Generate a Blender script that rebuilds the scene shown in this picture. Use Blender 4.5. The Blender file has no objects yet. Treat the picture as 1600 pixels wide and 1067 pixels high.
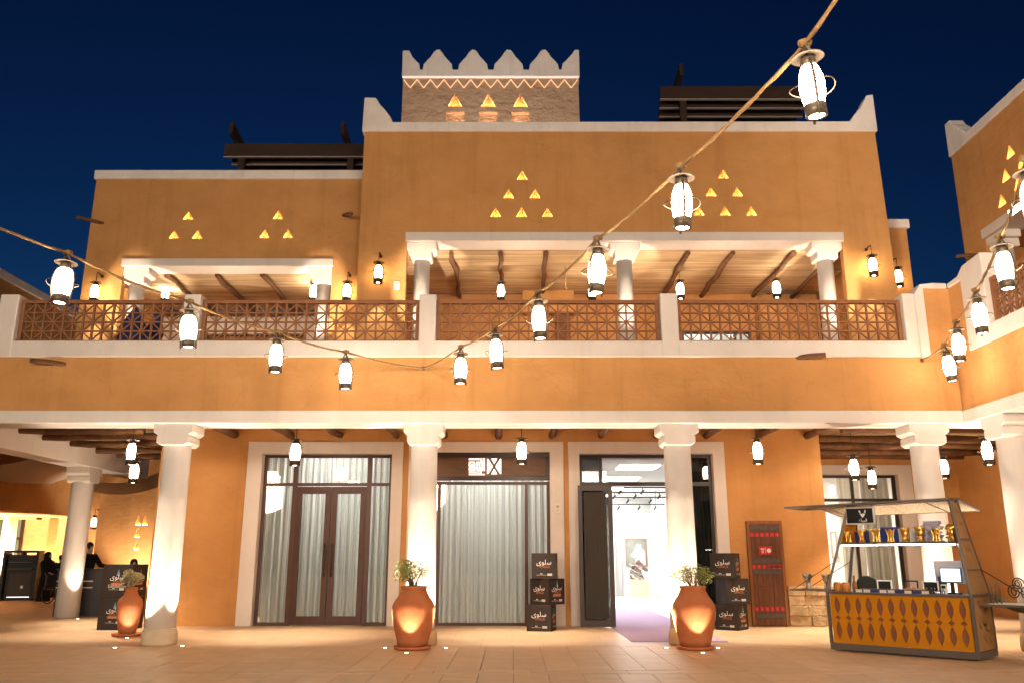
import bpy, math, random
from mathutils import Vector, Matrix
from mathutils.geometry import tessellate_polygon
random.seed(7)
R = math.radians
sc = bpy.context.scene
COL = sc.collection
PI = math.pi

# ------------------------------------------------------------------ camera
PITCH, CAMH, FPX = R(14.28), 1.5, 1316.0
cam = bpy.data.cameras.new('camera'); cam.sensor_width = 36; cam.lens = FPX/1600*36
cam.clip_end = 500; cam.clip_start = .05
camo = bpy.data.objects.new('camera', cam); COL.objects.link(camo)
camo.location = (0, 0, CAMH); camo.rotation_euler = (PI/2 + PITCH, 0, 0)
sc.camera = camo
# ------------------------------------------------------------------ dusk sky, faint sun under the horizon, exposure
w = bpy.data.worlds.new('World'); sc.world = w; w.use_nodes = True
nt = w.node_tree; bg = nt.nodes['Background']
sky = nt.nodes.new('ShaderNodeTexSky'); sky.sky_type = 'NISHITA'; sky.sun_disc = False
sky.sun_elevation = R(-5); sky.sun_rotation = R(-8); sky.ozone_density = 4
tint = nt.nodes.new('ShaderNodeMix'); tint.data_type = 'RGBA'; tint.blend_type = 'MULTIPLY'; tint.inputs['Factor'].default_value = 1
tint.inputs['B'].default_value = (.55, 1.75, 1.3, 1)          # deep dusk blue
nt.links.new(sky.outputs[0], tint.inputs['A']); nt.links.new(tint.outputs['Result'], bg.inputs[0]); bg.inputs[1].default_value = .92
sun = bpy.data.lights.new('moonlight', 'SUN'); sun.energy = .012; sun.angle = R(.5); sun.color = (.6, .75, 1)
suno = bpy.data.objects.new('moonlight', sun); COL.objects.link(suno); suno.rotation_euler = (R(50), 0, R(20))
sc.view_settings.view_transform = 'Standard'; sc.view_settings.look = 'None'
sc.view_settings.gamma = 1; sc.view_settings.exposure = 1.06; sc.view_settings.use_curve_mapping = False
sc.render.engine = 'CYCLES'
cy = sc.cycles
cy.use_denoising = True; cy.max_bounces = 6; cy.diffuse_bounces = 3; cy.glossy_bounces = 3
cy.transmission_bounces = 4; cy.transparent_max_bounces = 12
cy.sample_clamp_indirect = 6; cy.caustics_reflective = False; cy.caustics_refractive = False
FILL_FLOOD = 2750
WARM = (1.0, .80, .62)

# ------------------------------------------------------------------ measuring helpers (photo pixel + known depth -> point in the place)
CT, ST = math.cos(PITCH), math.sin(PITCH)
def _d(px, py):
    u = (px-800)/FPX; v = (533.5-py)/FPX
    return u, CT - v*ST, ST + v*CT
def P(px, py, D):
    d = _d(px, py); s = D/d[1]; return Vector((d[0]*s, D, CAMH + d[2]*s))
def PX(px, py, X):
    d = _d(px, py); s = X/d[0]; return Vector((X, d[1]*s, CAMH + d[2]*s))

# ------------------------------------------------------------------ mesh builder
class MB:
    def __init__(s): s.v = []; s.f = []; s.sm = []
    def add(s, vs, fs, smooth=False, mat=None):
        o = len(s.v)
        for p in vs:
            p = Vector(p); s.v.append(tuple(mat @ p) if mat else tuple(p))
        for f in fs: s.f.append([i+o for i in f]); s.sm.append(smooth)
        return s
    def box(s, x0, x1, y0, y1, z0, z1, mat=None):
        return s.add([(x0,y0,z0),(x1,y0,z0),(x1,y1,z0),(x0,y1,z0),(x0,y0,z1),(x1,y0,z1),(x1,y1,z1),(x0,y1,z1)],
                     [(0,3,2,1),(4,5,6,7),(0,1,5,4),(1,2,6,5),(2,3,7,6),(3,0,4,7)], mat=mat)
    def hexa(s, b, t):
        return s.add(list(b)+list(t), [(3,2,1,0),(4,5,6,7),(0,1,5,4),(1,2,6,5),(2,3,7,6),(3,0,4,7)])
    def bar(s, a, b, wx, wz, up=(0,0,1)):
        a = Vector(a); b = Vector(b); d = (b-a).normalized(); u = Vector(up)
        if abs(d.dot(u)) > .98: u = Vector((0,1,0))
        x = d.cross(u).normalized()*wx/2; z = x.cross(d).normalized()*wz/2
        return s.hexa([a-x-z, a+x-z, a+x+z, a-x+z], [b-x-z, b+x-z, b+x+z, b-x+z])
    def tube(s, pts, r, n=8, cap=True, smooth=True, closed=False):
        pts = [Vector(p) for p in pts]; m = len(pts)
        rs = r if isinstance(r, (list, tuple)) else [r]*m
        o = len(s.v); prev = None
        for i, p in enumerate(pts):
            if closed: t = pts[(i+1) % m]-pts[i-1]
            else: t = pts[min(i+1, m-1)]-pts[max(i-1, 0)]
            t.normalize()
            if prev is None:
                q = Vector((0,0,1)) if abs(t.z) < .9 else Vector((1,0,0))
                x = t.cross(q).normalized()
            else: x = (prev - t*prev.dot(t)).normalized()
            prev = x; y = t.cross(x)
            for k in range(n):
                a = 2*PI*k/n; s.v.append(tuple(p + (x*math.cos(a)+y*math.sin(a))*rs[i]))
        for i in range(m if closed else m-1):
            j = (i+1) % m
            for k in range(n):
                k2 = (k+1) % n
                s.f.append([o+i*n+k, o+i*n+k2, o+j*n+k2, o+j*n+k]); s.sm.append(smooth)
        if cap and not closed:
            s.f.append([o+k for k in range(n)][::-1]); s.sm.append(False)
            s.f.append([o+(m-1)*n+k for k in range(n)]); s.sm.append(False)
        return s
    def lathe(s, prof, c=(0,0,0), n=20, smooth=True, mat=None, sx=1, sy=1):
        vs = []; fs = []
        for r, z in prof:
            for k in range(n):
                a = 2*PI*k/n; vs.append((c[0]+r*math.cos(a)*sx, c[1]+r*math.sin(a)*sy, c[2]+z))
        for i in range(len(prof)-1):
            for k in range(n):
                k2 = (k+1) % n; fs.append((i*n+k, i*n+k2, (i+1)*n+k2, (i+1)*n+k))
        fs.append(tuple(range(n))[::-1]); fs.append(tuple((len(prof)-1)*n+k for k in range(n)))
        return s.add(vs, fs, smooth, mat)
    def sphere(s, c, r, n=10, m=7, sc3=(1,1,1)):
        return s.lathe([(max(1e-4, r*math.sin(PI*i/m)), -r*math.cos(PI*i/m)*sc3[2]) for i in range(m+1)], c, n, True, None, sc3[0], sc3[1])
    def extr(s, outer, holes, fn, t, back=True):
        """polygon with holes in the plane fn(a,b,depth), given thickness t"""
        loops = [outer]+list(holes); pts = [p for l in loops for p in l]; n = len(pts)
        tri = tessellate_polygon([[Vector((a, b, 0)) for a, b in l] for l in loops])
        vs = [fn(a, b, 0) for a, b in pts]+[fn(a, b, t) for a, b in pts]
        fs = [tuple(x) for x in tri]
        if back: fs += [tuple(i+n for i in x[::-1]) for x in tri]
        k = 0
        for l in loops:
            m = len(l)
            for i in range(m):
                j = (i+1) % m; fs.append((k+i, k+j, k+j+n, k+i+n))
            k += m
        return s.add(vs, fs)
    def mesh(s, name):
        me = bpy.data.meshes.new(name); me.from_pydata(s.v, [], s.f)
        me.polygons.foreach_set('use_smooth', s.sm)
        me.update()
        import bmesh
        if len(s.f) < 60000:
            b = bmesh.new(); b.from_mesh(me); bmesh.ops.recalc_face_normals(b, faces=b.faces); b.to_mesh(me); b.free()
        return me
    def build(s, name, m, parent=None, bevel=0, **pr):
        me = s.mesh(name); me.materials.append(m)
        return place(name, me, parent, bevel, **pr)
def place(name, me, parent=None, bevel=0, **pr):
    o = bpy.data.objects.new(name, me); COL.objects.link(o)
    if parent: o.parent = parent
    if bevel:
        md = o.modifiers.new('edge', 'BEVEL'); md.width = bevel; md.segments = 3; md.limit_method = 'ANGLE'; md.angle_limit = R(35)
        md.harden_normals = False
    tag(o, **pr); return o
def tag(o, label=None, cat=None, group=None, kind=None):
    if label: o['label'] = label
    if cat: o['category'] = cat
    if group: o['group'] = group
    if kind: o['kind'] = kind
    return o
def thing(name, label, cat, loc=(0,0,0), rz=0, group=None, kind=None):
    o = bpy.data.objects.new(name, None); COL.objects.link(o); o.location = loc; o.rotation_euler = (0,0,rz)
    o.empty_display_size = .1
    return tag(o, label, cat, group, kind)
def kids(o): return [c for c in bpy.data.objects if c.parent == o]
def copy_tree(o, loc=None, rz=None, label=None, group=None, scale=None):
    c = o.copy(); COL.objects.link(c)
    if loc is not None: c.location = loc
    if rz is not None: c.rotation_euler = (0,0,rz)
    if scale: c.scale = (scale,)*3
    if label: c['label'] = label
    if group: c['group'] = group
    for ch in list(o.children):
        d = ch.copy(); COL.objects.link(d); d.parent = c
        for g in list(ch.children):
            e = g.copy(); COL.objects.link(e); e.parent = d
    return c
def spot(name, loc, target, watts, cone, blend=.5, col=WARM, rad=.03):
    l = bpy.data.lights.new(name, 'SPOT'); l.energy = watts; l.spot_size = R(cone); l.spot_blend = blend; l.color = col; l.shadow_soft_size = rad
    o = bpy.data.objects.new(name, l); COL.objects.link(o); o.location = loc
    o.rotation_euler = (Vector(target)-Vector(loc)).to_track_quat('-Z', 'Y').to_euler(); return o

# ------------------------------------------------------------------ materials
def M(name, col, rough=.8, var=0., vs=3., bump=0., bs=20., metal=0., col2=None, stretch=(1,1,1), rand=0., bdist=.02, fine=0., spec=.4, trans=0.):
    m = bpy.data.materials.new(name); m.use_nodes = True; n = m.node_tree.nodes; L = m.node_tree.links
    b = n['Principled BSDF']; b.inputs['Roughness'].default_value = rough; b.inputs['Metallic'].default_value = metal
    b.inputs['Specular IOR Level'].default_value = spec
    c1 = (*col, 1); b.inputs['Base Color'].default_value = c1
    tc = n.new('ShaderNodeTexCoord'); mp = n.new('ShaderNodeMapping'); mp.inputs['Scale'].default_value = stretch
    L.new(tc.outputs['Object'], mp.inputs['Vector'])
    cur = None
    if var or col2:
        c2 = (*(col2 or [x*(1-var) for x in col]), 1)
        nz = n.new('ShaderNodeTexNoise'); nz.inputs['Scale'].default_value = vs; nz.inputs['Detail'].default_value = 6; nz.inputs['Roughness'].default_value = .62
        L.new(mp.outputs[0], nz.inputs['Vector'])
        cr = n.new('ShaderNodeValToRGB'); cr.color_ramp.elements[0].position = .32; cr.color_ramp.elements[1].position = .7
        cr.color_ramp.elements[0].color = c1; cr.color_ramp.elements[1].color = c2
        L.new(nz.outputs['Fac'], cr.inputs['Fac']); cur = cr.outputs[0]
    if rand:
        oi = n.new('ShaderNodeObjectInfo'); mr = n.new('ShaderNodeMapRange'); mr.inputs['To Min'].default_value = 1-rand; mr.inputs['To Max'].default_value = 1+rand*.5
        L.new(oi.outputs['Random'], mr.inputs['Value'])
        mx = n.new('ShaderNodeMix'); mx.data_type = 'RGBA'; mx.blend_type = 'MULTIPLY'; mx.inputs['Factor'].default_value = 1
        if cur: L.new(cur, mx.inputs['A'])
        else: mx.inputs['A'].default_value = c1
        L.new(mr.outputs[0], mx.inputs['B']); cur = mx.outputs['Result']
    if cur: L.new(cur, b.inputs['Base Color'])
    if bump:
        nb = n.new('ShaderNodeTexNoise'); nb.inputs['Scale'].default_value = bs; nb.inputs['Detail'].default_value = 8; nb.inputs['Roughness'].default_value = .6
        L.new(mp.outputs[0], nb.inputs['Vector'])
        bp = n.new('ShaderNodeBump'); bp.inputs['Strength'].default_value = bump; bp.inputs['Distance'].default_value = bdist
        L.new(nb.outputs['Fac'], bp.inputs['Height']); L.new(bp.outputs[0], b.inputs['Normal'])
    return m
def EM(name, col, s):
    m = bpy.data.materials.new(name); m.use_nodes = True; n = m.node_tree.nodes
    b = n['Principled BSDF']; b.inputs['Base Color'].default_value = (*col, 1)
    b.inputs['Emission Color'].default_value = (*col, 1); b.inputs['Emission Strength'].default_value = s
    return m
def EMV(name, col, s_):
    m = EM(name, col, s_); n = m.node_tree.nodes; L = m.node_tree.links; oi = n.new('ShaderNodeObjectInfo'); mr = n.new('ShaderNodeMapRange')
    mr.inputs['To Min'].default_value = s_*.7; mr.inputs['To Max'].default_value = s_*1.25; L.new(oi.outputs['Random'], mr.inputs['Value']); L.new(mr.outputs[0], n['Principled BSDF'].inputs['Emission Strength']); return m
def WORN(m, streak=.25, grime=.0):
    """vertical rain streaks, hairline cracks and patchy repairs over a plaster"""
    n = m.node_tree.nodes; L = m.node_tree.links; b = n['Principled BSDF']; tc = n.new('ShaderNodeTexCoord'); src = b.inputs['Base Color'].links[0].from_socket
    def layer(src, stretch, scale, lo, hi, c):
        mp = n.new('ShaderNodeMapping'); mp.inputs['Scale'].default_value = stretch; L.new(tc.outputs['Object'], mp.inputs[0])
        z = n.new('ShaderNodeTexNoise'); z.inputs['Scale'].default_value = scale; z.inputs['Detail'].default_value = 7; z.inputs['Roughness'].default_value = .7; L.new(mp.outputs[0], z.inputs['Vector'])
        r = n.new('ShaderNodeMapRange'); r.inputs['From Min'].default_value = lo; r.inputs['From Max'].default_value = hi; L.new(z.outputs['Fac'], r.inputs['Value'])
        mx = n.new('ShaderNodeMix'); mx.data_type = 'RGBA'; mx.blend_type = 'MULTIPLY'; mx.inputs['B'].default_value = (*c, 1); L.new(r.outputs[0], mx.inputs['Factor']); L.new(src, mx.inputs['A']); return mx.outputs['Result']
    c = 1-streak
    src = layer(src, (1.6,1.6,.10), 1.6, .52, .80, (c, c*.97, c*.94))
    src = layer(src, (.35,.35,.5), 1.3, .50, .72, (1-streak*.6, 1-streak*.65, 1-streak*.7))
    src = layer(src, (1,1,2.5), 9, .60, .78, (1-streak*.5,)*3)
    mp = n.new('ShaderNodeMapping'); mp.inputs['Scale'].default_value = (1,1,.6); L.new(tc.outputs['Object'], mp.inputs[0])
    v = n.new('ShaderNodeTexVoronoi'); v.feature = 'DISTANCE_TO_EDGE'; v.inputs['Scale'].default_value = .5
    nz = n.new('ShaderNodeTexNoise'); nz.inputs['Scale'].default_value = 3; nz.inputs['Detail'].default_value = 6; L.new(mp.outputs[0], nz.inputs['Vector'])
    av = n.new('ShaderNodeMix'); av.data_type = 'RGBA'; av.blend_type = 'ADD'; av.inputs['Factor'].default_value = .6; L.new(mp.outputs[0], av.inputs['A']); L.new(nz.outputs['Color'], av.inputs['B']); L.new(av.outputs['Result'], v.inputs['Vector'])
    r = n.new('ShaderNodeMapRange'); r.inputs['From Min'].default_value = 0; r.inputs['From Max'].default_value = .006; r.inputs['To Min'].default_value = streak*.6; r.inputs['To Max'].default_value = 0; L.new(v.outputs['Distance'], r.inputs['Value'])
    mx = n.new('ShaderNodeMix'); mx.data_type = 'RGBA'; mx.blend_type = 'MULTIPLY'; mx.inputs['B'].default_value = (.35,.3,.25,1); L.new(r.outputs[0], mx.inputs['Factor']); L.new(src, mx.inputs['A'])
    L.new(mx.outputs['Result'], b.inputs['Base Color']); return m
def GLASS(name, tint, ior=1.5, rough=0.0):
    m = bpy.data.materials.new(name); m.use_nodes = True; n = m.node_tree.nodes; L = m.node_tree.links
    n.remove(n['Principled BSDF']); t = n.new('ShaderNodeBsdfTransparent'); t.inputs[0].default_value = (*tint, 1)
    g = n.new('ShaderNodeBsdfGlossy'); g.inputs['Roughness'].default_value = rough; f = n.new('ShaderNodeFresnel'); f.inputs[0].default_value = ior
    mx = n.new('ShaderNodeMixShader'); L.new(f.outputs[0], mx.inputs[0]); L.new(t.outputs[0], mx.inputs[1]); L.new(g.outputs[0], mx.inputs[2])
    L.new(mx.outputs[0], n['Material Output'].inputs['Surface']); return m
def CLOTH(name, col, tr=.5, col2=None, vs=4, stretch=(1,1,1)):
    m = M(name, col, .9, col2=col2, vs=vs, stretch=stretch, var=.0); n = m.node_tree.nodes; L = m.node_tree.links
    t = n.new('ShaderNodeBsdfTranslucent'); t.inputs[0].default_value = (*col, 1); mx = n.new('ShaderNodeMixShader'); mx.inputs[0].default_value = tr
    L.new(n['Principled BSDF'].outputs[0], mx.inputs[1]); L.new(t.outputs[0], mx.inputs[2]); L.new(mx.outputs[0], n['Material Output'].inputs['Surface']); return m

mud = M('mud_plaster', (.60,.315,.118), .92, col2=(.53,.265,.092), vs=1.3, bump=.5, bs=6, stretch=(.8,.8,1.2), bdist=.045, spec=.15)
WORN(mud, .22)
mudrough = M('rough_mud', (.56,.40,.29), .95, col2=(.48,.32,.21), vs=2.2, bump=1.0, bs=4, bdist=.16, spec=.1, stretch=(.8,.8,1.1))
white = M('white_plaster', (.71,.66,.62), .85, col2=(.65,.60,.55), vs=1.3, bump=.25, bs=7, bdist=.02, spec=.2)
WORN(white, .10)
whited = M('weathered_white_plaster', (.84,.80,.77), .9, col2=(.74,.70,.67), vs=1.8, bump=.4, bs=7, bdist=.03, spec=.15)
WORN(whited, .20)
glare_stone = M('pale_plinth_stone', (.66,.54,.38), .85, col2=(.56,.44,.29), vs=4, bump=.6, bs=9)  # left plinths tinted pale like the bright smear of light on the floor
stone = M('sandstone', (.58,.42,.24), .9, col2=(.38,.26,.13), vs=4, bump=.9, bs=9, bdist=.05, rand=.25)
paver = M('paver_stone', (.66,.45,.26), .5, col2=(.56,.37,.20), vs=3, bump=.2, bs=30, bdist=.006, rand=.08, stretch=(1,1,1))
groundm = M('ground_mortar', (.30,.21,.13), .9, var=.3, vs=6, bump=.3, bs=40)
slatlit = M('pale_slat_edge', (.42,.36,.34), .7)  # paler tone stands in for light on the slat undersides
wood_dark = M('dark_pergola_wood', (.050,.028,.018), .7, var=.4, vs=6, bump=.3, bs=30, stretch=(.2,1,1))
lat = M('lattice_wood', (.29,.125,.052), .6, col2=(.21,.082,.034), vs=8, bump=.15, bs=40)
logm = M('log_wood', (.20,.095,.045), .85, col2=(.10,.045,.02), vs=5, bump=.9, bs=14, bdist=.03)
reed = M('reed', (.66,.49,.29), .8, col2=(.28,.18,.09), vs=7, bump=.3, bs=40, stretch=(.05,1,1))
reedy = M('reed_depthwise', (.42,.27,.135), .8, col2=(.16,.09,.04), vs=16, bump=.3, bs=40, stretch=(1,.06,1))
alu = M('brown_frame', (.075,.032,.022), .45, var=.2, vs=10)
aludark = M('dark_frame', (.030,.016,.014), .4)
leafdoor = M('brown_door_wood', (.070,.026,.016), .5, var=.25, vs=8, stretch=(3,3,.4))
brass = M('dark_bronze', (.09,.06,.04), .35, metal=.8)
iron = M('lantern_iron', (.16,.125,.09), .5, metal=.55, var=.3, vs=20)
irond = M('dark_lantern_iron', (.07,.05,.035), .5, metal=.5, var=.3, vs=20)
ropem = M('jute_rope', (.42,.26,.11), .95, col2=(.28,.16,.06), vs=25, bump=1, bs=60, bdist=.02)
terra = M('terracotta', (.42,.125,.042), .72, col2=(.47,.175,.075), vs=5, bump=.25, bs=22, spec=.2)
leafm = M('shrub_leaf', (.16,.19,.040), .6, col2=(.27,.29,.08), vs=6, rand=0)
leafd = M('dry_shrub_leaf', (.30,.26,.12), .7, col2=(.40,.36,.2), vs=6)
stemm = M('stem', (.16,.11,.06), .9)
soil = M('soil', (.05,.03,.02), 1)
boxm = M('box_board', (.019,.011,.008), .6, var=.2, vs=3)
boxtop = M('box_board_pale', (.35,.28,.22), .7)
black = M('black_plastic', (.012,.012,.013), .45)
char = M('charcoal_panel', (.030,.031,.036), .5)
robe = M('black_cloth', (.006,.006,.007), .95)
blue = M('blue_cloth', (.028,.055,.19), .9, var=.2, vs=4)
skin = M('skin', (.48,.28,.19), .6)
hair = M('hair', (.012,.009,.008), .6)
steel = M('kiosk_steel', (.15,.13,.115), .5, metal=.35, var=.15, vs=6)
kply = M('kiosk_ochre_panel', (.56,.225,.016), .85, spec=.05, col2=(.52,.21,.009), vs=3, bump=.1, bs=30)
kside = M('kiosk_side_panel', (.40,.22,.075), .6, col2=(.29,.155,.05), vs=3, bump=.1, bs=30)
kback = M('kiosk_brown_backing', (.25,.095,.040), .7, var=.15)
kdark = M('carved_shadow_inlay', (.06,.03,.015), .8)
cane = M('woven_cane', (.40,.30,.19), .8, col2=(.05,.03,.018), vs=34, bump=.8, bs=45, bdist=.02)
gold = M('gold', (.75,.46,.12), .28, metal=1)
silver = M('antique_silver', (.45,.38,.28), .35, metal=1, var=.3, vs=20)
bookb = M('blue_box', (.02,.05,.26), .5); bookw = M('white_box', (.78,.76,.70), .6); bookc = M('cream_box', (.65,.52,.33), .6)
paper = M('silver_paper', (.62,.60,.68), .4, col2=(.30,.27,.38), vs=14, bump=.8, bs=12, bdist=.03)
goldp = M('gold_paper', (.62,.36,.07), .35, metal=.6, var=.4, vs=12, bump=.8, bs=12, bdist=.03)
orangej = M('orange_jar', (.55,.20,.03), .4, var=.25, vs=10)
chips = M('wood_chips', (.36,.20,.10), .9, col2=(.60,.42,.28), vs=40)
screenk = M('dark_screen', (.02,.02,.022), .25)
whitep = M('white_print', (.85,.83,.80), .6); redp = M('red_panel', (.50,.014,.020), .5)
greyband = M('grey_iron_band', (.10,.095,.085), .55, metal=.3, var=.4, vs=20, bump=.6, bs=40)
ndoor = M('old_door_wood', (.16,.062,.028), .7, col2=(.10,.036,.016), vs=4, bump=.5, bs=16, stretch=(4,4,.4))
ndframe = M('old_door_frame', (.27,.10,.03), .7, var=.3, vs=5, stretch=(3,3,.4))
gwall = M('gallery_white', (.82,.82,.80), .8)
gfloor = M('gallery_floor', (.70,.68,.66), .35)
carpetm = M('lilac_carpet', (.52,.38,.56), .95, var=.08, vs=8, bump=.3, bs=120)
sailm = CLOTH('sail_cloth', (.70,.64,.57), .35)
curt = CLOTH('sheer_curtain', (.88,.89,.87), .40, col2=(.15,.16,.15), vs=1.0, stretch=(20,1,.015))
drape = CLOTH('grey_drape', (.42,.38,.32), .2)
glass = GLASS('window_glass', (.90,.91,.89))
glassd = GLASS('tinted_glass', (.30,.31,.30))
signwood = M('sign_wood', (.15,.075,.032), .5, col2=(.085,.04,.018), vs=5, stretch=(.35,1,2.5), bump=.2, bs=20)
plastic_w = M('white_plastic', (.72,.66,.58), .5)
lampglass = EMV('lit_lantern_glass', (1.0,.80,.61), 31)
lampbase = EM('lit_lantern_bottom', (1.0,.78,.56), 12)
wallglass = EMV('lit_wall_lantern_glass', (1.0,.74,.42), 15)
farglass = EMV('lit_far_lantern_glass', (1.0,.80,.58), 40)
ledm = EM('led_strip_warm', (1.0,.69,.30), 52)
ledw = EM('led_strip_white', (1.0,.93,.90), 20)
signlit = EM('lit_sign', (1.0,.90,.82), .9)
upglass = EM('uplight_lens', (1.0,.85,.65), 7)
panelm = EM('ceiling_light_panel', (1.0,.97,.93), 42)
panelnear = EM('ceiling_light_panel_near', (1.0,.97,.93), 12)
screenm = EM('lit_screen', (.62,.83,1.0), 1.0)
flood = EM('floodlight_lens', (.8,.92,1.0), 20)

# ------------------------------------------------------------------ levels
DF, DB, DW = 15.25, 15.92, 19.6         # arcade front, beam back, shop wall
ZB0, ZB1, ZP0, ZP1, ZR, ZPOST, ZT = 3.85, 4.085, 5.09, 5.40, 6.22, 6.30, 5.2
XC = 8.26                               # inner corner with the right wing
COLX = [-15.45, -10.8, -6.18, -1.62, 3.05, 7.62]
xz = lambda y: (lambda a, b, d: (a, y+d, b))
yz = lambda x: (lambda a, b, d: (x+d, a, b))

# ------------------------------------------------------------------ ground
g = MB().add([(-90,-40,-.03),(90,-40,-.03),(90,120,-.03),(-90,120,-.03)], [(0,1,2,3)]).build('ground', groundm, kind='structure')
def tilemat():
    m = M('stone_floor_tiles', (.66,.48,.31), .5, col2=(.58,.41,.25), vs=1.5, bump=.1, bs=30)
    n = m.node_tree.nodes; L = m.node_tree.links; b = n['Principled BSDF']
    br = n.new('ShaderNodeTexBrick'); br.inputs['Scale'].default_value = 1; br.inputs['Brick Width'].default_value = 1.1; br.inputs['Row Height'].default_value = .55
    br.inputs['Mortar Size'].default_value = .006; br.inputs['Color1'].default_value = (1,1,1,1); br.inputs['Color2'].default_value = (.86,.85,.83,1); br.inputs['Mortar'].default_value = (.62,.6,.57,1)
    tc = n.new('ShaderNodeTexCoord'); L.new(tc.outputs['Object'], br.inputs['Vector'])
    mx = n.new('ShaderNodeMix'); mx.data_type = 'RGBA'; mx.blend_type = 'MULTIPLY'; mx.inputs['Factor'].default_value = 1
    src = b.inputs['Base Color'].links[0].from_socket; L.new(src, mx.inputs['A']); L.new(br.outputs[0], mx.inputs['B']); L.new(mx.outputs['Result'], b.inputs['Base Color']); return m
tilem = tilemat()
YP0, YP1 = 9.6, 15.3
MB().box(-40,40, YP1+.004,60, -.2,-.001).build('arcade_floor', tilem, kind='structure')
MB().box(-40,40, -30,YP0-.004, -.2,-.001).build('courtyard_floor', tilem, kind='structure')
# individual paving stones of the courtyard strip in front of the arcade
W0, L0 = .455, .95
def slab(wd, ln): return MB().box(-wd/2+.004, wd/2-.004, -ln/2+.004, ln/2-.004, -.029, 0).mesh('paving_stone')
me = slab(W0, L0); me.materials.append(paver)
border = MB(); bm_ = slab(1.3,.34); bm_.materials.append(paver)
HALF = slab(W0, .475); HALF.materials.append(paver)
i = 0; x = -8.4; YB = 11.85
def lay(me_, y): o = place('paving_stone', me_, g); o.location = (x, y, random.uniform(-.003,0))
while x < 9.2:
    y = YB+.36; h = (i % 2 == 1)
    while y < YP1-.02:
        ln = min(.475 if h else L0, YP1-y)
        if ln < L0 and not h or ln < .475: q = slab(W0, ln); q.materials.append(paver)
        else: q = HALF if h else me
        lay(q, y+ln/2); y += ln; h = False
    y = YB-.02; h = (i % 2 == 1)
    while y > YP0+.3:
        ln = .475 if h else L0; lay(HALF if h else me, y-ln/2); y -= ln; h = False
    x += W0; i += 1
x = -8.2
while x < 9:
    o = place('paving_stone', bm_, g); o.location = (x, YB+.17, -.001); x += 1.3
MB().box(-40,-8.65, YP0,YP1, -.2,-.002).box(9.15,40, YP0,YP1, -.2,-.002).build('side_floor', tilem, kind='structure')

# ------------------------------------------------------------------ main building
B = thing('courtyard_building', 'ochre mud plaster building with white columned arcade and long balcony', 'building')
def arcade_column(x, y, zb=3.87, parent=B, rotcap=0, plinth=True, r=.255):
    z0 = .28 if plinth else 0
    c = MB().lathe([(r*1.03,z0),(r*1.0,1.2),(r*.97,2.4),(r*.95,3.47)], (x,y,0), 28).build('column', white, parent)
    def bracket(hw0, hw1, hd, d0, d1, ax):
        prof = [(-hw0,d0),(hw0,d0),(hw0,d0-.17),(hw0-.10,d0-.24),(hw1,d0-.24),(hw1,d1+.05),(hw1-.07,d1),(-hw1+.07,d1),(-hw1,d1+.05),(-hw1,d0-.24),(-hw0+.10,d0-.24),(-hw0,d0-.17)]
        m = MB()
        if ax == 0: m.extr(prof, [], lambda a,b,d: (x+a, y-hd+d, b), 2*hd)
        else: m.extr(prof, [], lambda a,b,d: (x-hd+d, y+a, b), 2*hd)
        return m
    bracket(.36,.29,.30, zb,zb-.41, rotcap).build('capital', white, c, .025)
    if plinth:
        MB().lathe([(r*1.15,0),(r*1.2,.05),(r*1.18,.2),(r*1.05,.285)], (x,y,0), 14, True).build('plinth', stone if x > -5 else glare_stone, c)
    return c
for x in COLX: arcade_column(x, 15.58)
# beam, wall band, parapet
XL = -16.5
MB().box(XL, XC, DF, DB, ZB0, ZB1).build('beam', white, B, .02)
MB().box(XL, XC, DF+.025, DF+.5, ZB1+.002, ZP0-.002).build('band_wall', mud, B)
MB().box(XL, 7.62, DF, DF+.34, ZP0, ZP1).build('parapet', white, B, .02)
posts = [(-9.68,-9.33),(-6.20,-5.88),(-1.75,-1.43),(2.80,3.13),(7.38,7.62)]
for a, b in posts: MB().box(a, b, DF-.012, DF+.35, ZP0+.001, ZPOST+.02*(a > 0)).build('balcony_post', white, B, .025)
# raised corner of the parapet: white stepped coping round an ochre panel
cz = 5.09
MB().extr([(7.622,cz),(7.8,cz),(7.8,6.42),(XC,6.42),(XC,6.52),(8.0,6.53),(7.75,6.5),(7.622,6.3)], [], xz(DF), .34).build('parapet_corner', white, B, .015)
MB().box(7.802, XC+.3, DF+.03, DF+.34, cz, 6.418).build('corner_panel', mud, B)
# terrace floor (ceiling of the arcade)
MB().box(-11.5, 16.5, DF+.5, 24.5, 4.36, ZT).build('terrace_slab', mud, B)
MB().box(XL, -11.502, DF+.5, 18.2, 4.36, ZT).build('terrace_slab', mud, B)
# ground-floor shop wall with three openings
FR = [(-5.77,-2.78,3.80),(-2.06,.87,3.84),(1.56,4.64,3.80)]
OUT = [(-6.12,-2.52,4.08),(-2.39,1.19,4.08),(1.30,4.92,4.08)]
out = [(-8.15,0)]
for (a, b, z) in FR: out += [(a-.012,0),(a-.012,z+.012),(b+.012,z+.012),(b+.012,0)]
out += [(7.16,0),(7.16,4.36),(-8.15,4.36)]
MB().extr(out, [], xz(DW), .35).build('shop_wall', mud, B)
for (a, b, z), (oa, ob_, oz) in zip(FR, OUT):
    f = MB().extr([(oa,0),(a,0),(a,z),(b,z),(b,0),(ob_,0),(ob_,oz),(oa,oz)], [], xz(DW-.06), .30)
    f.build('door_surround', white, B, .015)
MB().box(-8.15,-7.85, DW+.352,24.4, 0,4.36).build('side_wall', mud, B)
MB().box(6.86,7.16, DW+.352,24.4, 0,4.36).build('side_wall', mud, B)
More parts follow.
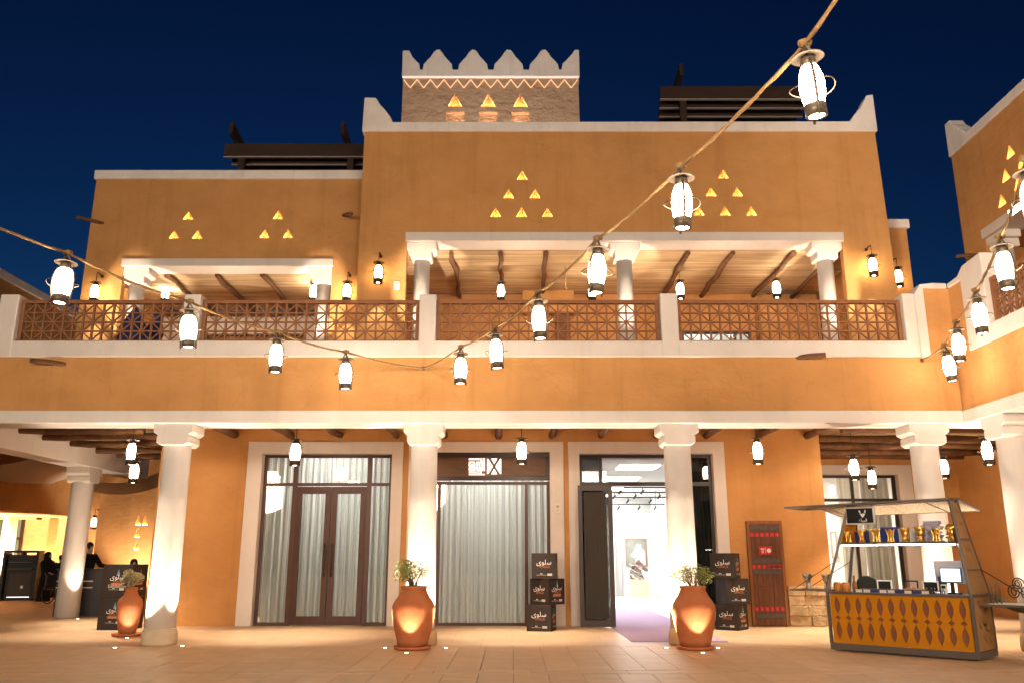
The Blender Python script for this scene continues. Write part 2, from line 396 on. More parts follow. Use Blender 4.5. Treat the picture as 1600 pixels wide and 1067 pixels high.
# rooms behind the shop fronts
rin = M('dim_interior', (.30,.29,.27), .9)
MB().box(-7.85,1.12, 22.6,22.75, 0,4.36).build('room_back_wall', rin, B)
MB().box(1.0,1.15, DW+.352,34.2, 0,4.36).build('room_wall', gwall, B)
# arcade ceiling logs, running from the beam to the wall
for x in [-7.6+1.21*k for k in range(13)]:
    x += random.uniform(-.08,.08)
    MB().tube([(x+random.uniform(-.03,.03), DB-.05+(DW+.1-DB)*t/5, 4.24+random.uniform(-.02,.02)) for t in range(6)], [.085+random.uniform(-.01,.012) for _ in range(6)], 9).build('ceiling_log', logm, B)

# --------- glazed shop fronts
def vbar(m, x, w_, z0, z1, y, d=.07): m.box(x-w_/2, x+w_/2, y, y+d, z0, z1)
def pane(x0, x1, z0, z1, parent, y, mat_=glass): return MB().box(x0, x1, y, y+.012, z0, z1).build('pane', mat_, parent)
YG = DW+.14
# front one: double door, sidelights, transoms
s1 = MB(); a, b, z = FR[0]
for x in (a+.035, b-.035): vbar(s1, x, .07, .0, z-.002, YG)
XA, XB = -4.98, -3.36
for x in (XA-.05, XB+.05): vbar(s1, x, .10, .0, z-.002, YG-.004, .08)
s1.box(a+.07, XA-.1, YG+.002, YG+.06, 0, .07); s1.box(XB+.1, b-.07, YG+.002, YG+.06, 0, .07)
s1.box(a+.07, b-.07, YG+.003, YG+.063, 3.08, 3.15); s1.box(a+.07, b-.07, YG+.003, YG+.063, z-.07, z-.003)
d1 = s1.build('glazed_shopfront', alu, B)
pane(a+.07, XA-.1, .07, 3.08, d1, YG+.03); pane(XB+.1, b-.07, .07, 3.08, d1, YG+.03)
for x0, x1 in ((a+.07, XA-.1),(XA, XB),(XB+.1, b-.07)): pane(x0, x1, 3.15, z-.07, d1, YG+.03)
xm = (XA+XB)/2
for x0, x1 in ((XA+.004, xm-.006),(xm+.006, XB-.004)):
    lf = MB(); z1 = 3.06
    lf.box(x0, x0+.13, YG-.02, YG+.05, .02, z1); lf.box(x1-.13, x1, YG-.02, YG+.05, .02, z1)
    lf.box(x0+.13, x1-.13, YG-.018, YG+.048, .02, .2); lf.box(x0+.13, x1-.13, YG-.018, YG+.048, z1-.16, z1)
    L_ = lf.build('door_leaf', leafdoor, B); pane(x0+.13, x1-.13, .2, z1-.16, L_, YG+.015)
    hx = x1-.075 if x1 < xm+.1 else x0+.075
    MB().tube([(hx, YG-.09, 1.05),(hx, YG-.09, 1.78)], .017, 8).tube([(hx, YG-.09, 1.16),(hx, YG-.015, 1.16)], .012, 6).tube([(hx, YG-.09, 1.66),(hx, YG-.015, 1.66)], .012, 6).build('handle', brass, L_)
# middle one: signboard over fixed glazing
s2 = MB(); a, b, z = FR[1]
for x in (a+.035, -1.68, .33, b-.035): vbar(s2, x, .07, 0, 3.18, YG)
s2.box(a+.07, b-.07, YG+.003, YG+.06, 0, .06); s2.box(a+.07, b-.07, YG+.003, YG+.06, 3.11, 3.177)
d2 = s2.build('glazed_shopfront', alu, B)
for x0, x1 in ((a+.07,-1.715),(-1.645,.295),(.365,b-.07)): pane(x0, x1, .06, 3.11, d2, YG+.03)
S = thing('shop_sign', 'dark framed wooden signboard with lit white square lettering over glass front', 'sign', (0,0,0))
yS = DW+.02
m = MB().box(a+.004, b-.004, yS, yS+.1, 3.72, 3.835).box(a+.004, b-.004, yS, yS+.1, 3.20, 3.29).box(a+.004, a+.10, yS, yS+.1, 3.291, 3.719).box(b-.10, b-.004, yS, yS+.1, 3.291, 3.719)
m.build('sign_frame', aludark, S, .006)
MB().box(a+.1, b-.1, yS+.05, yS+.09, 3.29, 3.72).build('sign_board', signwood, S)
# letters: a square kufic block beside an hourglass emblem
def at_s(px, py): p = P(px, py, yS); return p.x, p.z
def srect(px0, py0, px1, py1, mm):
    x0, z1 = at_s(px0, py0); x1, z0 = at_s(px1, py1); mm.box(x0, x1, yS+.025, yS+.052, z0, z1)
lt = []
for r_ in [(732.5,715.5,749.5,717.7),(751,715,753.2,720),(755.2,715,757.4,720),
           (732.5,720.5,742,722.3),(744,720.5,757.5,722.3),(732.5,722.4,734.5,728),(737,724,739,728),(740.5,722.4,742.3,728),(744,722.4,746,728),(748.4,722.4,750.2,728),(752.4,722.4,754.2,728),(755.6,722.4,757.5,728),(735,726.4,740.4,728),(746.1,724.4,748.3,726.2),
           (732.5,729.4,757.5,730.9),(732.5,731,734.4,735),(736.6,731,738.4,735),(740.5,731,742.3,735),(744.4,731,746.2,735),(748.2,731,750,735),(752,731,753.8,735),(755.7,731,757.5,735),(734.5,733.4,740.4,735),(746.3,733.4,752,735),
           (732.5,736.4,744.5,738),(746.5,736.4,748.5,739.4),(750.5,736.4,752.5,739.4),(732.5,739.6,757.5,741.2)]:
    q = MB(); srect(*r_, q); q.build('letter', signlit, S)
def spoly(pp):
    MB().extr([at_s(*p) for p in pp], [], xz(yS+.025), .027).build('emblem', signlit, S)
spoly([(761,716),(762.5,716),(769.5,727),(769.5,729),(762.5,739.5),(761,739.5)])
spoly([(783,716),(781.5,716),(774.5,727),(774.5,729),(781.5,739.5),(783,739.5)])
spoly([(767.5,715.5),(776.8,715.5),(772.2,724)]); spoly([(767.5,739.8),(776.8,739.8),(772.2,731.5)])
# right one: open doorway with transom
s3 = MB(); a, b, z = FR[2]
XJ, XK = 2.06, 3.98
for x in (a+.035, b-.035): vbar(s3, x, .07, 0, z-.002, YG)
for x in (XJ, XK): vbar(s3, x, .08, 0, z-.002, YG-.004, .08)
s3.box(a+.07, b-.07, YG+.003, YG+.063, 3.08, 3.17); s3.box(a+.07, b-.07, YG+.003, YG+.063, z-.07, z-.003)
s3.box(XK+.04, b-.07, YG+.003, YG+.06, 0, .07); s3.box(a+.07, XJ-.04, YG+.003, YG+.06, 0, .07)
d3 = s3.build('glazed_shopfront', aludark, B)
pane(a+.07, XJ-.04, 3.17, z-.07, d3, YG+.03, glassd); pane(XJ+.04, XK-.04, 3.17, z-.07, d3, YG+.03); pane(XK+.04, b-.07, 3.17, z-.07, d3, YG+.03, glassd)
pane(XK+.04, b-.07, .07, 3.08, d3, YG+.03, glassd); pane(a+.07, XJ-.04, .07, 3.08, d3, YG+.03, glassd)
O = thing('open_door', 'dark framed glass door leaf folded open outward beside bright gallery entrance', 'door', (2.25,19.16,0), R(173.5))
wl = .77
MB().box(0,.1,-.03,.03,.02,3.05).box(wl-.09,wl,-.03,.03,.02,3.05).box(.1,wl-.09,-.028,.028,.02,.15).box(.1,wl-.09,-.028,.028,2.93,3.05).build('leaf_frame', aludark, O)
MB().box(.1,wl-.09,-.006,.006,.15,2.93).build('pane', glassd, O)
MB().box(.14,wl-.13,.02,.026,.2,2.9).build('blind', M('door_blind', (.045,.04,.032), .8, var=.5, vs=30, stretch=(4,1,.05)), O)

# curtains
def curtain(x0, x1, y, z1, label, mt, seed, amp=.075, per=.15, z0=.04):
    rnd = random.Random(seed); n = int((x1-x0)/.012); v = []; f = []
    ph = 0; xs = []
    for k in range(n+1):
        x = x0+(x1-x0)*k/n; ph += .012*2*PI/per*(.7+.6*rnd.random()); xs.append((x, amp*math.sin(ph)+amp*.35*math.sin(2.7*ph+1)))
    for (x, d) in xs: v += [(x, y+d*.5, z1), (x, y+d, z0+.5), (x, y+d*1.15, z0)]
    for k in range(n): f += [(3*k,3*k+1,3*k+4,3*k+3),(3*k+1,3*k+2,3*k+5,3*k+4)]
    return MB().add(v, f, True).build('curtain', mt, label=label, cat='curtain')
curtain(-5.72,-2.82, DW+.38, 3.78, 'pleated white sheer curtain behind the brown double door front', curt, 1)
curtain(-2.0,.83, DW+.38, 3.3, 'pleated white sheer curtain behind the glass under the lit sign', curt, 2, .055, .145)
curtain(4.02,4.62, DW+.38, 3.78, 'narrow grey sheer curtain in the right sidelight of the open gallery doorway', drape, 3, .03, .09)
for i_, x in enumerate((-4.3,-.6)):
    l = thing('ceiling_light', ['square white ceiling light inside the room behind the double door','square white ceiling light inside the room behind the lit sign front'][i_], 'ceiling light', (x, 21.2, 4.2))
    MB().box(-.6,.6,-.3,.3,.0,.05).build('diffuser', EM('room_light', (.96,.97,.93), 34), l); MB().box(-.64,.64,-.34,.34,.051,.155).build('housing', plastic_w, l)

# gallery room seen through the open doorway
gz = 3.72
MB().box(1.152,5.6, 34.05,34.2, 0,gz).build('gallery_back_wall', gwall, B)
MB().box(5.45,5.6, DW+.352,34.04, 0,gz).build('gallery_side_wall', gwall, B)
MB().box(1.152,5.6, DW+.352,34.2, gz+.001,gz+.2).build('gallery_ceiling', gwall, B)
MB().box(1.16,5.44, DW+.2,34.0, .0,.004).build('gallery_floor', gfloor, kind='structure')
MB().box(1.16,3.95, 33.4,34.04, 0,2.75).build('gallery_partition', M('pale_partition', (.70,.66,.64), .8), B)
MB().box(5.35,5.449, 27.5,30.3, 0,gz-.3).build('gallery_panel', gwall, B)
for i_, y in enumerate((21.6,25.0,28.5,32)):
    l = thing('ceiling_light', 'lit white panel in gallery ceiling, number of rows from the door: '+['first','second','third','fourth'][i_], 'ceiling light', (3.2, y, gz), group='ceiling light panels in the gallery')
    MB().box(-.5,.5,-.5,.5,-.03,.0).build('diffuser', panelnear if i_ < 2 else panelm, l); MB().box(-.55,.55,-.55,.55,-.012,-.001).build('rim', plastic_w, l)
for i_, (y, z) in enumerate(((23.2,3.30),(24.8,3.28),(26.6,3.26),(29.2,3.2))):
    t = thing('track_light', 'black track rail with spotlights under gallery ceiling, %s from the doorway' % ['first','second','third','fourth'][i_], 'track light', (3.3,y,z), group='track lights in the gallery')
    MB().box(-1.3,1.9,-.02,.02,0,.035).build('rail', black, t)
    MB().tube([(-1.0,0,.03),(-1.0,0,gz-z-.002)], .008, 6).tube([(1.6,0,.03),(1.6,0,gz-z-.002)], .008, 6).build('hanger', black, t)
    for k, x in enumerate((-.35,.25,.95,1.5)):
        MB().tube([(x+.03*i_,0,0),(x+.03*i_,0,-.07)], .012, 6).tube([(x+.03*i_-.05,.03,-.16),(x+.03*i_+.03,0,-.05)], .028, 8).build('spotlight', black, t)
pt = thing('painting', 'framed painting of a white horse head hung on the gallery wall', 'painting', (4.76,33.3,1.64))
MB().box(-.42,.42,-.05,0,-.52,-.47).box(-.42,.42,-.05,0,.47,.52).box(-.42,-.37,-.05,0,-.469,.469).box(.37,.42,-.05,0,-.469,.469).build('picture_frame', M('picture_frame', (.22,.14,.09), .5), pt)
MB().box(-.369,.369,-.03,-.005,-.469,.469).build('canvas', M('canvas_haze', (.17,.19,.18), .8, col2=(.27,.27,.22), vs=4), pt)
hp = [(-.20,-.05),(-.10,.04),(-.02,.2),(.06,.36),(.1,.24),(.17,.33),(.2,.18),(.33,.0),(.35,-.46),(-.1,-.46),(-.02,-.22),(-.12,-.18),(-.2,-.14)]
MB().extr(hp, [], lambda a,b,d: (a,-.036+d,b), .006).build('painted_horse', M('horse_paint', (.62,.60,.57), .8, var=.2, vs=12), pt)
MB().box(4.3,5.44,33.31,34.04,0,3.1).build('gallery_partition', gwall, B)
pd = thing('pedestal', 'pale yellow box pedestal under the horse sculpture in the gallery', 'pedestal', (4.72,32.5,0))
MB().box(-.31,.31,-.3,.3,.08,.66).build('pedestal_body', M('pale_yellow', (.62,.55,.33), .7), pd, .01); MB().box(-.28,.28,-.27,.27,.005,.079).build('pedestal_foot', gwall, pd)
hs = MB(); rr = random.Random(4)
hh = [(-.32,.0),(-.36,.2),(-.3,.42),(-.16,.6),(-.05,.7),(.02,.74),(.06,.66),(.16,.58),(.34,.36),(.36,.3),(.28,.27),(.14,.36),(.08,.3),(.14,.14),(.2,.0)]
hs.extr(hh, [], lambda a,b,d: (a, -.08+d, b), .16)
H = thing('horse_sculpture', 'dark ribbed horse head sculpture standing on the pale yellow pedestal', 'sculpture', (4.72,32.5,.662))
hs.build('head', M('sculpture_bronze', (.20,.12,.10), .5, var=.5, vs=9), H, .03)
for k in range(34):
    t = rr.random(); a = rr.uniform(-.3,.1); z = rr.uniform(.04,.55)
    if a > .1-.25*abs(z-.3): continue
    MB().bar((a-.09, -.1, z+.05), (a+.09, -.1, z-.03), .05, .03).build('mane_strip', M('mane_pale', (.72,.66,.62), .5) if k == 0 else bpy.data.materials['mane_pale'], H)
cp = MB().add([(2.18,16.05,.006),(3.02,16.05,.006),(3.9,16.05,.006),(3.9,30,.006),(2.18,30,.006)], [(0,1,2,3,4)])
MB().box(2.16,3.9,16.05,26,.001,.012).build('carpet', carpetm, label='lilac carpet runner leading from the arcade through the open gallery doorway', cat='carpet')

# old wooden door leaning on the wall
Dr = thing('old_wooden_door', 'antique plank door with rows of red squares leaning on the ochre wall', 'door', (5.70,DW-.10,0))
MB().box(-.40,-.34,-.03,.06,0,2.28).box(.34,.40,-.03,.06,0,2.28).box(-.339,.339,-.03,.06,2.20,2.28).build('door_frame', ndframe, Dr, .006)
for k in range(6):
    x0 = -.338+.1127*k
    MB().box(x0+.002, x0+.1107, -.012+random.uniform(-.003,.003), .05, .02, 2.195).build('plank', ndoor, Dr, .004)
for z in (2.12,1.40,1.16,.22): MB().box(-.335,.335,-.030,-.016, z-.045, z+.045).build('iron_band', greyband, Dr, .004)
for z in (1.97,1.27,.37):
    MB().box(-.335,.335,-.024,-.013, z-.062, z+.062).build('red_row_board', M('row_board', (.11,.05,.03), .7) if z > 1.9 else bpy.data.materials['row_board'], Dr)
    for k in range(6):
        x0 = -.29+.1135*k
        MB().box(x0-.036,x0+.036,-.032,-.0245, z-.045,z+.045).build('red_square', redp, Dr)
        MB().box(x0-.005,x0+.005,-.036,-.0325, z-.006,z+.006).build('stud', bpy.data.materials['grey_print'] if 'grey_print' in bpy.data.materials else M('grey_print', (.45,.43,.40), .6), Dr)
for z in (1.62,.86):
    for k in range(6): MB().sphere((-.28+.1127*k, -.018, z), .014, 6, 4).build('stud', aludark, Dr)
MB().bar((.02,-.04,1.27),(.30,-.04,1.275),.02,.03).build('latch', aludark, Dr)
sg = thing('red_notice', 'small red notice with white symbols fixed on the antique plank door', 'sign', (5.70,DW-.138,1.62))
MB().box(-.16,.13,-.004,.004,-.09,.10).build('plate', redp, sg)
MB().box(-.12,-.04,-.008,-.005,.03,.05).box(-.02,-.012,-.008,-.005,-.06,.07).box(-.10,-.09,-.008,-.005,-.05,.02).box(-.07,-.06,-.008,-.005,-.05,.02).box(-.09,-.07,-.008,-.005,-.05,-.04).build('symbol', whitep, sg)
MB().lathe([(.048,0),(.048,.003)], (0,0,0), 16, False, Matrix.Translation((.06,-.005,0)) @ Matrix.Rotation(PI/2,4,'X')).build('symbol', whitep, sg)
# stone dado at the right end of the wall
rr = random.Random(2)
for row in range(4):
    x = 6.14; z0 = row*.215
    while x < 7.16:
        wd = min(rr.uniform(.28,.5), 7.17-x)
        if 7.17-(x+wd) < .12: wd = 7.17-x
        MB().box(x+.002, x+wd-.002, DW-.07+rr.uniform(-.03,.03), DW-.001, z0+.002, z0+.213).build('dado_stone', stone, B, .02); x += wd
def intercom(loc, label):
    t = thing('intercom', label, 'intercom', loc); MB().box(-.07,.07,-.03,0,-.11,.11).build('casing', plastic_w, t, .008)
    MB().lathe([(.035,0),(.035,.006)], (0,0,0), 12, False, Matrix.Translation((0,-.037,.045)) @ Matrix.Rotation(PI/2,4,'X')).build('speaker_grille', M('grille', (.4,.36,.32), .6), t)
    MB().box(-.02,.02,-.036,-.031,-.06,-.02).build('button', M('button_grey', (.5,.46,.42), .5), t)
p = P(875,794,DW-.062); intercom((1.04,DW-.062,p.z), 'white intercom panel on the white surround right of lit sign front')
p = P(620,447,DW-.002); intercom((p.x,DW-.002,p.z), 'white intercom panel on upper ochre wall beside the bracket lantern')

# ------------------------------------------------------------------ upper storey, centre block
def tri(cx, cz, wd, ht): return [(cx-wd/2,cz-ht/2),(cx+wd/2,cz-ht/2),(cx,cz+ht/2)]
def niche(cx, cz, wd, ht, y, parent, ax='xz', square=False):
    """lit wall recess: back plate behind the hole and a led strip on the sill"""
    if ax == 'xz': f = xz(y); 
    else: f = yz(y)
    n_ = MB().extr([(cx-wd*.6,cz-ht*.6),(cx+wd*.6,cz-ht*.6),(cx+wd*.6,cz+ht*.6),(cx-wd*.6,cz+ht*.6)], [], lambda a,b,d: f(a,b,.201+d), .03).build('niche', mud, parent)
    z0 = cz-ht/2
    m = MB()
    p0 = f(cx-wd*.36, z0+.003, .05); p1 = f(cx+wd*.36, z0+.018, .075)
    m.box(min(p0[0],p1[0]),max(p0[0],p1[0]),min(p0[1],p1[1]),max(p0[1],p1[1]),p0[2],p1[2]).build('led_strip', ledm, n_)
    return n_
GC = [(816,274),(795,303),(836,303),(774.5,332),(815,332),(855.5,332)]
GR = [(1130,272),(1111,300),(1152,300),(1092,330),(1133,330),(1174,330)]
hol = []
for px, py in GC+GR:
    p = P(px, py, DW); hol.append((p.x, p.z))
xl, xr, zt = -3.78, 9.30, 12.02
op = (-2.60, 8.17, 9.04)
outer = [(xl,ZT),(op[0],ZT),(op[0],op[2]),(op[1],op[2]),(op[1],ZT),(xr+.16,ZT),(xr,zt),(xl,zt)]
MB().extr(outer, [tri(x,z,.27,.25) for x,z in hol], xz(DW), .2).build('upper_wall', mud, B)
for x, z in hol: niche(x, z, .27, .25, DW, B)
MB().hexa([(xl,DW+.202,ZT),(xl+.25,DW+.202,ZT),(xl+.25,25,ZT),(xl,25,ZT)], [(xl,DW+.202,zt),(xl+.25,DW+.202,zt),(xl+.25,25,zt),(xl,25,zt)]).build('upper_side_wall', mud, B)
MB().hexa([(xr-.09,DW+.202,ZT),(xr+.16,DW+.202,ZT),(xr+.16,25,ZT),(xr-.09,25,ZT)], [(xr-.25,DW+.202,zt),(xr,DW+.202,zt),(xr,25,zt),(xr-.25,25,zt)]).build('upper_side_wall', mud, B)
MB().box(xl+.252, xr-.26, DW+.24, 25, 11.5, 11.98).build('roof', mud, B)
# coping with stepped corner horns
ch = [(xl-.06,zt),(xr+.06,zt),(xr+.05,13.08),(xr-.12,13.05),(xr-.30,12.72),(xr-.42,12.58),(xr-.55,12.42),(xr-.62,12.30),(xl+.72,12.28),(xl+.66,12.42),(xl+.52,12.62),(xl+.38,12.78),(xl+.26,12.98),(xl-.04,12.99)]
MB().extr(ch, [], xz(DW-.05), .4).build('coping', whited, B, .03)
MB().box(xl-.06, xl+.34, DW+.352, 25, zt, 12.27).box(xr-.34, xr+.06, DW+.352, 25, zt, 12.27).build('side_coping', whited, B, .03)
# loggia: lintel, columns, ceiling with logs and reeds
def lintel(x0, x1, z0, z1, y0, y1): return MB().box(x0, x1, y0, y1, z0, z1)
lintel(-2.64, 8.21, op[2]-.012, 9.27, DW-.06, DW+.60).build('lintel', white, B, .02)
def loggia_column(x, y, zt_, r=.2, parent=B, half=0):
    c = MB().lathe([(r*1.05,ZT),(r,7),(r*.97,zt_-.42)], (x,y,0), 22).build('loggia_column', white, parent)
    h0, h1 = .38, .26
    prof = [(-h0,zt_),(h0,zt_),(h0,zt_-.16),(h0-.05,zt_-.21),(h1,zt_-.22),(h1,zt_-.40),(h1-.05,zt_-.43),(-h1+.05,zt_-.43),(-h1,zt_-.40),(-h1,zt_-.22),(-h0+.05,zt_-.21),(-h0,zt_-.16)]
    MB().extr(prof, [], lambda a,b,d: (x+a, y-.24+d, b), .48).build('capital', white, c, .025)
for x in (-2.24, 2.80, 7.80): loggia_column(x, DW+.27, op[2]-.014)
def reeds(name, x0, x1, y0, y1, z, along, mt, seed, parent, pitch=.034):
    rnd = random.Random(seed); m = MB(); n = int(((y1-y0) if along == 'x' else (x1-x0))/pitch)
    for k in range(n):
        q = (y0 if along == 'x' else x0)+pitch*(k+.5); r = .012+rnd.random()*.008
        c0, c1 = (x0, x1) if along == 'x' else (y0, y1)
        seg = 5; vs = []; fs = []; j = [rnd.uniform(-.008,.008) for _ in range(seg+1)]
        for i_ in range(seg+1):
            c = c0+(c1-c0)*i_/seg
            for a in (200,240,300,340):
                dq = r*math.cos(R(a))*1.1; dz = r*math.sin(R(a))
                vs.append((c, q+dq+j[i_], z+dz) if along == 'x' else (q+dq+j[i_], c, z+dz))
        for i_ in range(seg):
            for e in range(3): fs.append((4*i_+e, 4*i_+e+1, 4*i_+e+5, 4*i_+e+4))
        m.add(vs, fs, True)
    return m.build(name, mt, parent, kind='stuff')
LB = 23.9; LZ = 9.02
MB().box(xl+.252, xr-.26, DW+.602, LB, LZ+.03, LZ+.2).build('loggia_ceiling', mud, B)
reeds('reed_ceiling', xl+.3, xr-.3, DW+.6, LB, LZ+.02, 'x', reed, 3, B)
for k, px in enumerate((705,782,853,940,1075,1145,1240,1310)):
    x = P(px, 396, DW+.6).x
    pts = [(x+random.uniform(-.05,.05)*(1 if 0 < t < 6 else 0), DW+.55+(LB-DW-.5)*t/6, LZ-.07+random.uniform(-.02,.02)) for t in range(7)]
    MB().tube(pts, [.062+random.uniform(-.010,.014) for _ in range(7)], 9).build('loggia_log', logm, B)
# loggia back wall with window and two piers
wx0, wx1 = P(1065,503,LB).x, P(1172,503,LB).x
bw = [(xl+.252,ZT),(wx0,ZT),(wx0,7.9),(wx1,7.9),(wx1,ZT),(xr-.26,ZT),(xr-.26,LZ),(xl+.252,LZ)]
MB().extr(bw, [], xz(LB), .2).build('loggia_back_wall', mud, B)
lw = MB().box(wx0,wx0+.06,LB+.05,LB+.1,ZT,7.9).box(wx1-.5,wx1-.42,LB+.05,LB+.1,ZT,7.9).box(wx1-.06,wx1,LB+.05,LB+.1,ZT,7.9).box(wx0+.06,wx1-.06,LB+.052,LB+.1,7.82,7.9).build('loggia_window', aludark, B)
MB().box(wx0+.06,wx1-.06,LB+.07,LB+.08,ZT,7.82).build('pane', glass, lw)
ll = thing('upper_room_light', 'lit white panel inside upper room behind the loggia window', 'ceiling light', ((wx0+wx1)/2-.4, LB+1.2, 8.9))
MB().box(-.8,.8,-.4,.4,-.03,0).build('diffuser', EM('upper_room_lit', (.92,1,.96), 9), ll)
MB().box(-.84,.84,-.44,.44,.001,.06).build('housing', plastic_w, ll)
MB().box(wx0-.6,wx1+.6,LB+2.4,LB+2.5,ZT,LZ).box(wx0-.6,wx0-.5,LB+.2,LB+2.4,ZT,LZ).box(wx1+.5,wx1+.6,LB+.2,LB+2.4,ZT,LZ).box(wx0-.6,wx1+.6,LB+.2,LB+2.5,LZ+.001,LZ+.1).build('upper_room_wall', gwall, B)
p0, p1 = P(865,455,LB-.5), P(897,455,LB-.5)
MB().box(p0.x-.9,p1.x, LB-.45,LB-.002, 8.35,LZ-.02).build('ceiling_box', mud, B)
MB().box(P(868,500,LB).x,P(890,500,LB).x, LB-.3,LB-.003, ZT,8.349).build('pier', M('brown_door_dark', (.20,.085,.035), .8, var=.2), B)
MB().box(P(1178,480,LB).x,P(1268,480,LB).x, LB-.6,LB-.003, ZT,8.6).build('pier', mud, B)

# ------------------------------------------------------------------ upper storey, left block (set back)
DL = 20.5
lh = [P(px,py,DL) for px,py in ((294,337),(272,366.5),(308.5,366.5),(434.5,336),(413.5,365.5),(450,365.5))]
lx0, lx1, lzt = -10.97, xl-.002, 11.12
lo = (-9.98,-4.62,8.70)
MB().extr([(lx0-.03,ZT),(lo[0],ZT),(lo[0],lo[2]),(lo[1],lo[2]),(lo[1],ZT),(lx1,ZT),(lx1,lzt),(lx0,lzt)], [tri(q.x,q.z,.26,.24) for q in lh], xz(DL), .2).build('left_upper_wall', mud, B)
for q in lh: niche(q.x, q.z, .26, .24, DL, B)
MB().box(lx0-.03, lx0+.22, DL+.202, 25, ZT, lzt).build('left_upper_side_wall', mud, B)
MB().box(lx0-.06, lx1, DL-.05, DL+.3, lzt, 11.38).build('left_coping', whited, B, .03)
MB().box(lx0-.06, lx0+.3, DL+.302, 25, lzt, 11.37).build('left_side_coping', whited, B, .03)
MB().box(lx0+.222, lx1, DL+.25, 25, 10.6, 11.0).build('left_roof', mud, B)
lintel(-10.03,-4.58, lo[2]-.012, 8.90, DL-.06, DL+.6).build('lintel', white, B, .02)
for x in (-9.70,-4.86): loggia_column(x, DL+.27, lo[2]-.014)
LB2 = 24.6; LZ2 = 8.72
MB().box(lx0+.222, lx1, DL+.602, LB2, LZ2+.03, LZ2+.2).build('loggia_ceiling', mud, B)
reeds('reed_ceiling', lx0+.25, lx1-.05, DL+.6, LB2, LZ2+.02, 'x', reed, 5, B)
for px in (262,338,412,515):
    x = P(px,432,DL+.6).x
    MB().tube([(x+random.uniform(-.04,.04), DL+.55+(LB2-DL-.5)*t/6, LZ2-.07+random.uniform(-.02,.02)) for t in range(7)], [.062+random.uniform(-.010,.014) for _ in range(7)], 9).build('loggia_log', logm, B)
MB().tube([(lx0+.3+6.7*t/8, LB2-.15, LZ2-.13+random.uniform(-.02,.02)) for t in range(9)], .08, 9).build('loggia_log', logm, B)
wa, wb = P(322,500,LB2).x, P(478,500,LB2).x
MB().extr([(lx0+.222,ZT),(wa,ZT),(wa,8.0),(wb,8.0),(wb,ZT),(lx1,ZT),(lx1,LZ2),(lx0+.222,LZ2)], [], xz(LB2), .2).build('loggia_back_wall', white, B)
MB().box(wa,wb, LB2+.5,LB2+.6, ZT,8.4).build('inner_wall', mud, B)
for k in range(6):
    z = 5.5+k*.42; MB().box(wa,wb,LB2+.08,LB2+.13,z,z+.24).build('shutter_board', lat, B)

# ------------------------------------------------------------------ roof tower
TD = 23.0
T = thing('roof_tower', 'rough plaster roof tower with white stepped crenellations and zigzag band', 'tower')
tx0, tx1 = -3.33, 2.03
tt = [P(px,156.5,TD) for px in (711,763,813)]; ts = [P(px,186,TD) for px in (711,763,813)]
sq = lambda q: [(q.x-.28,13.9),(q.x+.28,13.9),(q.x+.28,14.52),(q.x-.28,14.52)]
MB().extr([(tx0-.03,11.9),(tx1+.03,11.9),(tx1,15.68),(tx0,15.68)], [tri(q.x,q.z,.44,.45) for q in tt]+[sq(q) for q in ts], xz(TD), .2).build('tower_wall', mudrough, T)
MB().box(tx0,tx0+.2,TD+.202,TD+4,11.9,15.68).box(tx1-.2,tx1,TD+.202,TD+4,11.9,15.68).box(tx0,tx1,TD+4.002,TD+4.2,11.9,15.68).build('tower_side_wall', mudrough, T)
MB().box(tx0+.2,tx1-.2,TD+.3,TD+4,15.3,15.6).build('tower_roof', mudrough, T)
for q in tt: niche(q.x, q.z, .44, .45, TD, T)
for q in ts:
    n_ = MB().box(q.x-.32,q.x+.32,TD+.201,TD+.23,13.85,14.6).build('niche', mudrough, T)
    MB().box(q.x-.25,q.x+.25,TD+.05,TD+.08,13.902,13.915).build('led_strip', EM('led_strip_soft', (1,.66,.34), 46) if q is ts[0] else bpy.data.materials['led_strip_soft'], n_)
# crenellated parapet: one white slab with stepped teeth
cr = [(tx0-.04,15.70),(tx1+.04,15.70)]
zb, zp = 15.93, 16.62
half = [(0,zp),(.10,zp-.02),(.16,zp-.14),(.24,zp-.24),(.36,zp-.40),(.44,zp-.50),(.48,zb+.02)]
step = (tx1-tx0+.08)/5.0
top = []
x = tx1+.04
top.append((x, zp+.0)); top += [(x-.14,zp), (x-.2,zp-.12),(x-.3,zp-.24),(x-.42,zp-.38),(x-.52,zp-.48),(x-.56,zb)]
cxs = [tx1+.04-step*k for k in (1,2,3,4)]
for c in cxs:
    top += [(c+.46,zb),(c+.43,zp-.50),(c+.35,zp-.40),(c+.22,zp-.24),(c+.14,zp-.10),(c+.06,zp),(c-.06,zp),(c-.14,zp-.10),(c-.22,zp-.24),(c-.35,zp-.40),(c-.43,zp-.50),(c-.46,zb)]
x = tx0-.04
top += [(x+.56,zb),(x+.52,zp-.48),(x+.42,zp-.38),(x+.3,zp-.24),(x+.24,zp-.1),(x+.2,zp-.03),(x,zp-.02)]
MB().extr(cr+top, [], xz(TD-.05), .3).build('crenellation', whited, T, .02)
MB().box(tx0-.02, tx1+.02, TD-.045, TD-.002, 15.655, 15.698).build('cornice_strip', EM('led_cornice', (1,.86,.78), .28), T)  # faintly emissive strip along the foot of the crenellation
zigm = EM('led_zigzag', (1,.62,.34), .32); zg = MB(); n = 26
pts = [(tx0+.02+(tx1-tx0-.04)*k/n, 15.60 if k % 2 == 0 else 15.32) for k in range(n+1)]
for k in range(n):
    (xa,za),(xb_,zb_) = pts[k], pts[k+1]; zg = MB().bar((xa,TD-.012,za),(xb_,TD-.012,zb_), .024,.035, up=(0,1,0)); zg.build('zigzag_strip', zigm, T)
MB().box(tx0-.05,tx1+.05, TD+.252,TD+4.3, 15.70,15.9).build('tower_cap', whited, T)

